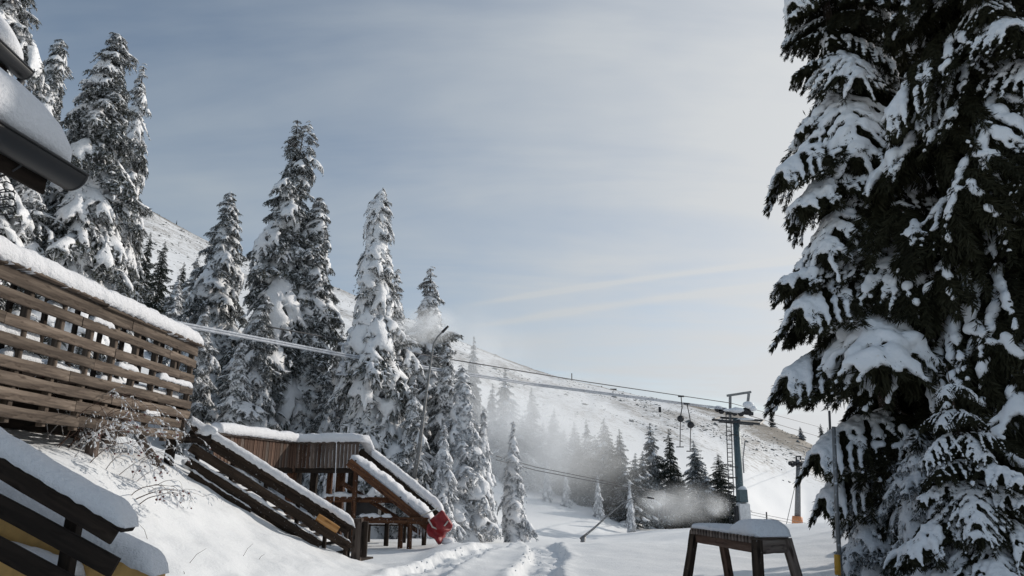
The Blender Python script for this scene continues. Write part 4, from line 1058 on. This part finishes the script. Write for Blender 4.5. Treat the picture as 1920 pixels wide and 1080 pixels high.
for px, py, r in ((1347, 764, (.3, .25, .14)), (1380, 769, (.62, .3, .2)), (1403, 759, (.42, .3, .26)), (1412, 766, (.28, .25, .2)), (1363, 769, (.3, .2, .12)), (1398, 786, (.7, .2, .08)), (1392, 918, (.35, .3, .25)), (1394, 946, (.5, .35, .22))):
    lump(tp(px, py, -.25), r, int(px), SNOW, tw, sub=2)
mb = MB(); mb.box(tp(1393, 930, -.6), (.55, .4, .85)); mb.build('switch_box', STEEL, tw)
mb = MB(); mb.box(tp(1396, 966, -.8), (.72, .5, 1.5)); mb.build('control_cabinet', WHITEP, tw)
mb = MB(); mb.box(tp(1382, 968, -.6), (.22, .3, 1.4)); mb.build('cable_duct', DARKM, tw)

def cable(name, pts, r, m, label, cat='cable', sag=0.0, group=None):
    P0 = []; pts = [Vector(p) for p in pts]
    for a, b in zip(pts[:-1], pts[1:]):
        n = 24
        for i in range(n):
            t = i / n; q = a.lerp(b, t); q.z -= sag * 4 * t * (1 - t); P0.append(q)
    P0.append(pts[-1]); mb = MB(); mb.tube(P0, r, 6)
    return tag(mb.build(name, m, None, True), label, cat, group)
cab0 = P(220, 588, 17); cab1 = tp(1362, 768)
cable('tow_cable', [cab0, P(640, 667, 26), P(1000, 722, 39), cab1], .042, ICECABLE, 'lower of two thick rime white cables crossing in front of the trees')
cable('tow_cable', [cab0 + Vector((0, 0, .07)), P(640, 663, 26), P(1000, 719, 39), cab1 + Vector((0, 0, .1))], .042, ICECABLE, 'upper of two thick rime white cables crossing in front of the trees')
cable('thin_cable', [P(500, 612, 24), P(810, 668, 32), P(1100, 716, 41), tp(1372, 756), P(1545, 803, 130)], .028, CABLE, 'upper thin black cable running through the tower top to the ridge')
cable('thin_cable', [tp(1405, 779), P(1480, 802, 85), P(1560, 826, 140)], .035, CABLE, 'lower thin black cable from the tower wheels to the right tree')
cable('thin_cable', [P(930, 855, 40), P(1005, 876, 44), P(1215, 918, 50), P(1350, 948, 62), P(1540, 987, 85)], .022, CABLE, 'upper of two thin lines sagging low across the valley slope')
cable('thin_cable', [P(930, 862, 40), P(1005, 882, 44), P(1215, 922, 50), P(1350, 953, 62), P(1540, 992, 85)], .022, CABLE, 'lower of two thin lines sagging low across the valley slope')
def towbar(px, pt, pd, pb, Y, label, r=.22, m=DARKM, dx=0):
    a = P(px, pt, Y); t = thing('tow_bar', label, 'tow bar', tuple(a), 'tow bars hanging from the lift cable')
    mb = MB(); mb.tube([a, P(px + 2 + dx * .3, pt + (pd - pt) * .5, Y), P(px - 1 + dx, pd - 4, Y)], .035, 6); mb.tube([a - Vector((.2, 0, 0)), a + Vector((.2, 0, 0))], .06, 6); mb.build('hanger', m, t, True)
    c = P(px - 1 + dx, pd, Y); mb = MB(); mb.tube([c - Vector((0, .1, 0)), c + Vector((0, .1, 0))], r, 14); mb.build('spool_housing', m, t, True)
    mb = MB(); mb.tube([c, P(px + dx - 2, pb, Y)], .03, 6); mb.tube([P(px + dx - 2, pb, Y) - Vector((.25, 0, 0)), P(px + dx - 2, pb, Y) + Vector((.25, 0, 0))], .035, 6); mb.build('pull_rod', m, t, True)
towbar(1277, 743, 785, 838, 46, 'dark tow bar hanging left of its twin under the cable')
towbar(1288, 757, 797, 846, 47, 'dark tow bar hanging right of its twin, closer to the lift tower', dx=8)
towbar(643, 645, 683, 702, 26.5, 'rimed tow bar hanging in front of the snow pillow spruce', .11, ICECABLE)
towbar(702, 678, 735, 790, 28, 'short rimed tow bar low between the central spruces', .08, ICECABLE)
# far tower
FY = 88.0
x = P(1495, 985, FY).x; ft = thing('lift_tower', 'distant grey lift tower standing in orange padding on the piste', 'lift tower', (x, FY, tz(x, FY)))
mb = MB(); mb.tube([P(1495, 1000, FY), P(1497, 862, FY)], [.42, .26], 10); mb.build('mast', GALV, ft, True)
for a, b in ((P(1480, 866, FY), P(1513, 866, FY)), (P(1484, 872, FY + .5), P(1517, 873, FY + .5)), (P(1484, 866, FY), P(1484, 872, FY + .4)), (P(1512, 866, FY), P(1516, 873, FY + .4)), (P(1493, 866, FY), P(1493, 855, FY)), (P(1501, 866, FY), P(1501, 855, FY)), (P(1492, 856, FY), P(1502, 856, FY))):
    plank('crossarm', a, b, .16, .16, DARKM, ft)
for k in range(8):
    mb = MB(); a = P(1482 + k * 4.6, 869 + (k % 2) * 3, FY - .3); mb.tube([a, a + Vector((0, .15, 0))], .26, 8); mb.build('wheel', DARKM, ft, True)
mb = MB(); mb.tube([P(1495, 992, FY), P(1495, 976, FY), P(1495, 968, FY)], [.66, .64, .6], 14); mb.build('padding', ORANGEC, ft, True)
mb = MB(); mb.tube([P(1492, 905, FY), P(1474, 985, FY - 1)], .04, 4); mb.build('guy_wire', GALV, ft)
for px, py in ((1505, 888), (1511, 890)):
    mb = MB(); mb.tube([P(px, 873, FY), P(px, py, FY)], .04, 4); mb.tube([P(px - 3, py + 4, FY), P(px - 3, py, FY), P(px + 4, py, FY), P(px + 4, py + 4, FY)], .06, 4); mb.build('hanger', DARKM, ft)
# tiny things high on the slope
def farpost(px, py0, py1, Y, w, label, arms=(), name='marker_post', cat='post', m=DARKM):
    a = P(px, py0, Y); b = P(px, py1, Y); t = thing(name, label, cat, tuple(b))
    plank('post', b - Vector((0, 0, 1.2)), a, w, w, m, t)
    for (dx0, dy0, dx1, dy1) in arms: plank('arm', P(px + dx0, py0 + dy0, Y - .2), P(px + dx1, py0 + dy1, Y - .2), w * .8, w * .8, m, t)
farpost(476, 474, 494, 225, .45, 'small lift tower on the skyline above the central trees', [(-7, -2, 9, 4), (-3, 3, -14, 22)], 'ridge_tower', 'lift tower')
farpost(1150, 730, 735, 205, .5, 'low hut like lift stand on the skyline left of the tow bars', [(-6, 0, 6, 0), (-4, 0, -4, 4), (4, 0, 4, 4)], 'ridge_stand', 'lift stand')
farpost(1237, 763, 772, 150, .5, 'short dark post alone on the upper piste', ())
farpost(1183, 801, 826, 120, .18, 'left one of two thin frosty posts on the misty piste', [(-3, 3, 3, 3), (-5, 22, 5, 22)], m=GALV)
farpost(1193, 801, 826, 120, .18, 'right one of two thin frosty posts on the misty piste', [(-3, 3, 3, 3), (-3, 14, 3, 14)], m=GALV)
farpost(1393, 860, 870, 95, .15, 'thin leaning post right of the lift tower mast', [(0, 0, 4, -34)], m=GALV)
farpost(1437, 960, 984, 72, .12, 'thin post holding the low lines right of the rack', (), m=DARKM)
farpost(1555, 770, 835, 60, .16, 'thin dark pole behind the boughs of the large right spruce', (), 'thin_pole', 'pole')
farpost(1179, 912, 925, 49, .1, 'small dark hanger on the low valley lines', (), 'line_hanger', 'hanger')
farpost(1128, 724, 729, 200, .3, 'tiny post on the skyline in the middle of the slope', ())
farpost(1072, 700, 714, 205, .3, 'tiny mast on the skyline above the valley row', ())

# rope fence and stumps beside the low snow plume
rf = thing('rail_fence', 'low wooden rail fence beside the tree stumps in the valley', 'fence', tuple(P(1270, 995, 56)))
for px, py in ((1247, 975), (1262, 980), (1266, 995), (1280, 998), (1293, 990)):
    a = P(px, py, 56); post('post', (a.x, a.y), a.z - .9, a.z + .1, .12, W_DARKC, rf)
for a, b in ((P(1246, 976, 56), P(1294, 990, 56)), (P(1250, 984, 56), P(1290, 1000, 56)), (P(1265, 994, 55.8), P(1292, 997, 55.8))): plank('rail', a, b, .1, .06, W_DARKC, rf)
for px, lb in ((1230, 'bare dark stump, leftmost of three under the low snow plume'), (1243, 'bare dark stump in the middle of three under the low snow plume'), (1249, 'bare dark stump, rightmost of three under the low snow plume')):
    mb = MB(); mb.tube([P(px, 990, 55), P(px, 970, 55), P(px + .5, 948, 55)], [.22, .17, .1], 8); tag(mb.build('tree_stump', BARK, None, True), lb, 'stump', 'stumps in the valley')

# snow lances
def lance(name, pts, radii, label, foot, Y):
    t = thing('snow_lance', label, 'snow lance', tuple(P(*foot, Y)))
    q = [P(px, py, Y) for px, py in pts]
    mb = MB(); mb.tube(q, radii, 8); mb.build('lance_tube', GALV, t, True)
    d = (q[-1] - q[-2]).normalized(); mb = MB(); mb.tube([q[-1], q[-1] + d * .35], [radii[-1] * 1.9, radii[-1] * 1.5], 10); mb.build('nozzle_head', DARKM, t, True)
    mb = MB(); mb.tube([q[0] - Vector((0, 0, .6)), q[0] + (q[1] - q[0]) * .28], radii[0] * 1.7, 8); mb.build('stand_pipe', GALV, t, True)
lance('a', [(772, 915), (785, 850), (799, 740), (809, 670), (813, 645), (820, 632), (829, 623)], [.10, .08, .055, .04, .034, .03, .03], 'tall snow lance with a curved tip leaning above the terrace stair', (772, 950), 26)
lance('b', [(1088, 1011), (1112, 992), (1145, 962), (1168, 943), (1185, 934), (1200, 931), (1214, 933)], [.07, .05, .04, .03, .028, .025, .025], 'low snow lance leaning right with its curved head spraying', (1088, 1014), 36)

# striped light pole in front of the right spruces
lp = thing('pole', 'slim grey pole with a yellow band near its foot at the right', 'pole', tuple(P(1570, 1075, 11)))
mb = MB(); mb.tube([P(1573, 1110, 11) - Vector((0, 0, .5)), P(1569, 960, 11), P(1563, 800, 11)], [.036, .034, .03], 10); mb.build('shaft', GALV, lp, True)
mb = MB(); mb.tube([P(1569.5, 1040, 10.93), P(1571, 1078, 10.93)], .045, 10); mb.build('yellow_band', LAMPY, lp, True)

# ------------------------------------------------------------------ iced bush by the deck
bush = thing('rose_bush', 'bare arching bush with iced twigs and red berries beside the slat fence', 'bush', tuple(P(95, 850, 9.4)))
rb_ = random.Random(4)
A = {'d': MB(), 'i': MB(), 's': [], 'b': MB()}
_tc = {}
def tzc(x, y):
    k = (round(x * 6), round(y * 6))
    if k not in _tc: _tc[k] = tz(k[0] / 6, k[1] / 6)
    return _tc[k]
def stem(p, d, L, r, depth, icy):
    n = 9 if depth < 2 else 5; pts = [p]; dd = Vector(d).normalized()
    for i in range(n):
        dd = (dd + Vector((rb_.gauss(0, .10), rb_.gauss(0, .08), -.085 - .06 * depth + rb_.gauss(0, .07)))).normalized(); pts.append(pts[-1] + dd * (L / n))
        gz_ = tzc(pts[-1].x, pts[-1].y) + .02
        if pts[-1].z < gz_: pts[-1].z = gz_; dd.z = abs(dd.z) * .3
    rad = [r * (1 - .75 * i / n) for i in range(n + 1)]
    (A['i'] if icy else A['d']).tube(pts, rad, 4 if depth < 2 else 3, False)
    if icy:
        for i in range(2, n):
            if rb_.random() < .5:
                c = np.array(pts[i]) + np.array([0, 0, r]); q = rb_.uniform(.006, .015) * (1.3 if depth < 2 else .9); A['s'].append((c, axes(np.array(pts[i] - pts[i - 1]), q * 2.0, q, q * .9)))
    if depth < 3:
        for k in range(5 if depth == 0 else 3):
            i = rb_.randint(2, n); s = Vector((rb_.gauss(.5, .5), rb_.gauss(0, .55), rb_.gauss(.1, .5)))
            stem(pts[i], (dd * .6 + s).normalized(), L * rb_.uniform(.25, .5), r * .55, depth + 1, icy or rb_.random() < .5)
    elif rb_.random() < .07:
        iv, jf = ico(1); A['b'].add(iv * rb_.uniform(.012, .02) + np.array(pts[-1]), [tuple(f) for f in jf])
for k in range(24):
    px = rb_.uniform(60, 130) if k % 2 else rb_.uniform(130, 300); Y = rb_.uniform(9.2, 10.6); b = P(px, 860, Y); b.z = tz(b.x, b.y)
    stem(b, (rb_.gauss(.55, .35), rb_.gauss(-.1, .35), rb_.uniform(.5, 1.2)), rb_.uniform(.9, 1.7) if k % 2 else rb_.uniform(.5, .9), .008, 0, rb_.random() < .6)
o = A['d'].build('dark_stems', TWIG, bush, True); o = A['i'].build('iced_stems', ICETWIG, bush, True)
o = A['b'].build('berries', BERRY, bush, True); o['kind'] = 'stuff'
sv, sf = remesh(A['s'], .009, 1); mesh = mesh_np('snow_load', sv - np.array(bush.location), sf, SNOW, True); o = link('snow_load', mesh, bush); o['kind'] = 'stuff'
# dry stalks poking out of the bank
ds = MB()
for k in range(45):
    px = rb_.uniform(230, 640); py = rb_.uniform(930, 1070)
    if py < 900 + (px - 200) * .32: continue
    a = P(px, py, rb_.uniform(6.5, 10.5)); g = tz(a.x, a.y); h = rb_.uniform(.03, .22) * rb_.choice([.4, 1]); l = rb_.gauss(.05, .12)
    ds.tube([(a.x, a.y, g - .02), (a.x + l * .5, a.y, g + h * .6), (a.x + l, a.y + l * .3, g + h)], [.003, .0025, .0012], 4)
stuff(ds.build('dry_stalks', TWIG, None), 'thin dry stalks poking through the snow bank')
# shrubs and rocks dotted over the far slope
iv = np.array([(1, 0, 0), (-1, 0, 0), (0, 1, 0), (0, -1, 0), (0, 0, 1), (0, 0, -1)], float); jf = np.array([(0, 2, 4), (2, 1, 4), (1, 3, 4), (3, 0, 4), (2, 0, 5), (1, 2, 5), (3, 1, 5), (0, 3, 5)]); r = np.random.default_rng(3)
s_ = r.uniform(-.72, .46, 14000); yr_ = np.interp(s_, rs, ry); yb_ = np.interp(s_, YB_S, YB_Y); t_ = r.uniform(.12, .99, 14000) ** .75
Y_ = yb_ + (yr_ - yb_) * t_; X_ = s_ * Y_; ok = vn(X_ * .05, Y_ * .05, 5) * vn(X_ * .2, Y_ * .2, 6) > r.uniform(.2, .7, 14000)
X_, Y_ = X_[ok], Y_[ok]; Z_ = terr(X_, Y_); h_ = r.uniform(.06, .20, len(X_)) * np.where(r.uniform(size=len(X_)) > .03, 1.0, 3.0)
V = (iv[None] * (h_[:, None] * np.stack([r.uniform(1, 2, len(h_)), np.ones(len(h_)), r.uniform(.5, 1, len(h_))], 1))[:, None] * (1 + .25 * r.normal(0, 1, (len(h_), len(iv), 1))) + np.stack([X_, Y_, Z_], 1)[:, None]).reshape(-1, 3)
V = [V]; Fq = [(jf[None] + (np.arange(len(h_)) * len(iv))[:, None, None]).reshape(-1, 3)]
o = link('hillside_shrubs', mesh_np('hillside_shrubs', np.concatenate(V), np.concatenate(Fq), ND_MID)); stuff(o, 'low dark shrubs and rocks dotting the far slope')

# ------------------------------------------------------------------ drifting snow from the lances
def mist(name, c, size, dens, nscale, lo, hi, label, rot=0.0):
    iv, jf = ico(3); me = mesh_np(name, iv * .5, jf); o = link(name, me); o.location = c; o.scale = size; o.rotation_euler = (0, rot, 0)
    m = bpy.data.materials.new(name); m.use_nodes = True; t = m.node_tree; t.nodes.clear()
    out = t.nodes.new('ShaderNodeOutputMaterial'); pv = t.nodes.new('ShaderNodeVolumePrincipled'); t.links.new(pv.outputs[0], out.inputs['Volume'])
    pv.inputs['Color'].default_value = (.96, .98, 1, 1); pv.inputs['Anisotropy'].default_value = 0.4
    tc = t.nodes.new('ShaderNodeTexCoord'); ln = t.nodes.new('ShaderNodeVectorMath'); ln.operation = 'LENGTH'; t.links.new(tc.outputs['Object'], ln.inputs[0])
    fr = t.nodes.new('ShaderNodeMapRange'); fr.interpolation_type = 'SMOOTHSTEP'; fr.inputs['From Min'].default_value = .5; fr.inputs['From Max'].default_value = .08; t.links.new(ln.outputs['Value'], fr.inputs[0])
    n = t.nodes.new('ShaderNodeTexNoise'); n.inputs['Scale'].default_value = nscale; n.inputs['Detail'].default_value = 4; n.inputs['Roughness'].default_value = .6; n.inputs['Distortion'].default_value = .4; t.links.new(tc.outputs['Object'], n.inputs[0])
    mr = t.nodes.new('ShaderNodeMapRange'); mr.inputs['From Min'].default_value = lo; mr.inputs['From Max'].default_value = hi; t.links.new(n.outputs[0], mr.inputs[0])
    a = t.nodes.new('ShaderNodeMath'); a.operation = 'MULTIPLY'; t.links.new(fr.outputs[0], a.inputs[0]); t.links.new(mr.outputs[0], a.inputs[1])
    b = t.nodes.new('ShaderNodeMath'); b.operation = 'MULTIPLY'; t.links.new(a.outputs[0], b.inputs[0]); b.inputs[1].default_value = dens; t.links.new(b.outputs[0], pv.inputs['Density'])
    me.materials.append(m); stuff(o, label); return o
mist('snow_mist', P(1020, 845, 50), (17, 14, 14), .42, 3.2, .34, .70, 'wide veil of drifting artificial snow over the valley trees')
mist('snow_mist', P(965, 775, 44), (9, 6, 5), .5, 3.0, .38, .7, 'bright drift of snow beside the small lone spruce')
mist('snow_plume', P(1272, 945, 45), (7.5, 3.5, 3.4), .62, 3.0, .34, .72, 'white snow plume blowing right from the low lance')
mist('snow_plume', P(1235, 938, 41), (2.8, 1.6, 1.5), 1.0, 3.0, .30, .66, 'bright jet of snow right at the low lance nozzle')
mist('snow_plume', P(1346, 950, 44), (2.0, 1.6, 1.7), 1.0, 3.0, .34, .66, 'small bright puff of snow left of the lift tower foot')
mist('snow_plume', P(800, 610, 27), (3.4, 2.4, 2.0), 2.0, 3.0, .38, .62, 'white puff of snow at the tip of the tall lance')
mist('snow_mist', P(880, 690, 40), (10, 8, 9), .26, 2.6, .36, .72, 'thin drift of snow trailing right from the tall lance')

# clods of snow thrown up beside the tracks and dropped on the bank
V = []; Fq = []; n0 = 0; iv, jf = ico(1); r = np.random.default_rng(8)
n = 170; yy = r.uniform(11.8, 18.5, n); wh = r.integers(0, 2, n)
cx = np.where(wh == 0, np.interp(yy, [8, 13, 15.5, 17.5, 20], [-2.0, -1.6, -1.1, -.5, -.1]), np.interp(yy, [8, 13, 15.5, 17.5, 20], [.1, .45, .8, .78, .6]))
xx = cx + r.choice([-1, 1], n) * r.uniform(.1, .5, n); zz = terr(xx, yy); rr = r.uniform(.008, .03, n)
for k in range(n):
    V.append(iv * rr[k] * r.uniform(.7, 1.3, (len(iv), 1)) * np.array([1.2, 1, .8]) + np.array([xx[k], yy[k], zz[k]])); Fq.append(jf + n0); n0 += len(iv)
stuff(link('snow_clods', mesh_np('snow_clods', np.concatenate(V), np.concatenate(Fq), SNOW, True)), 'small snow clods scattered beside the vehicle tracks')
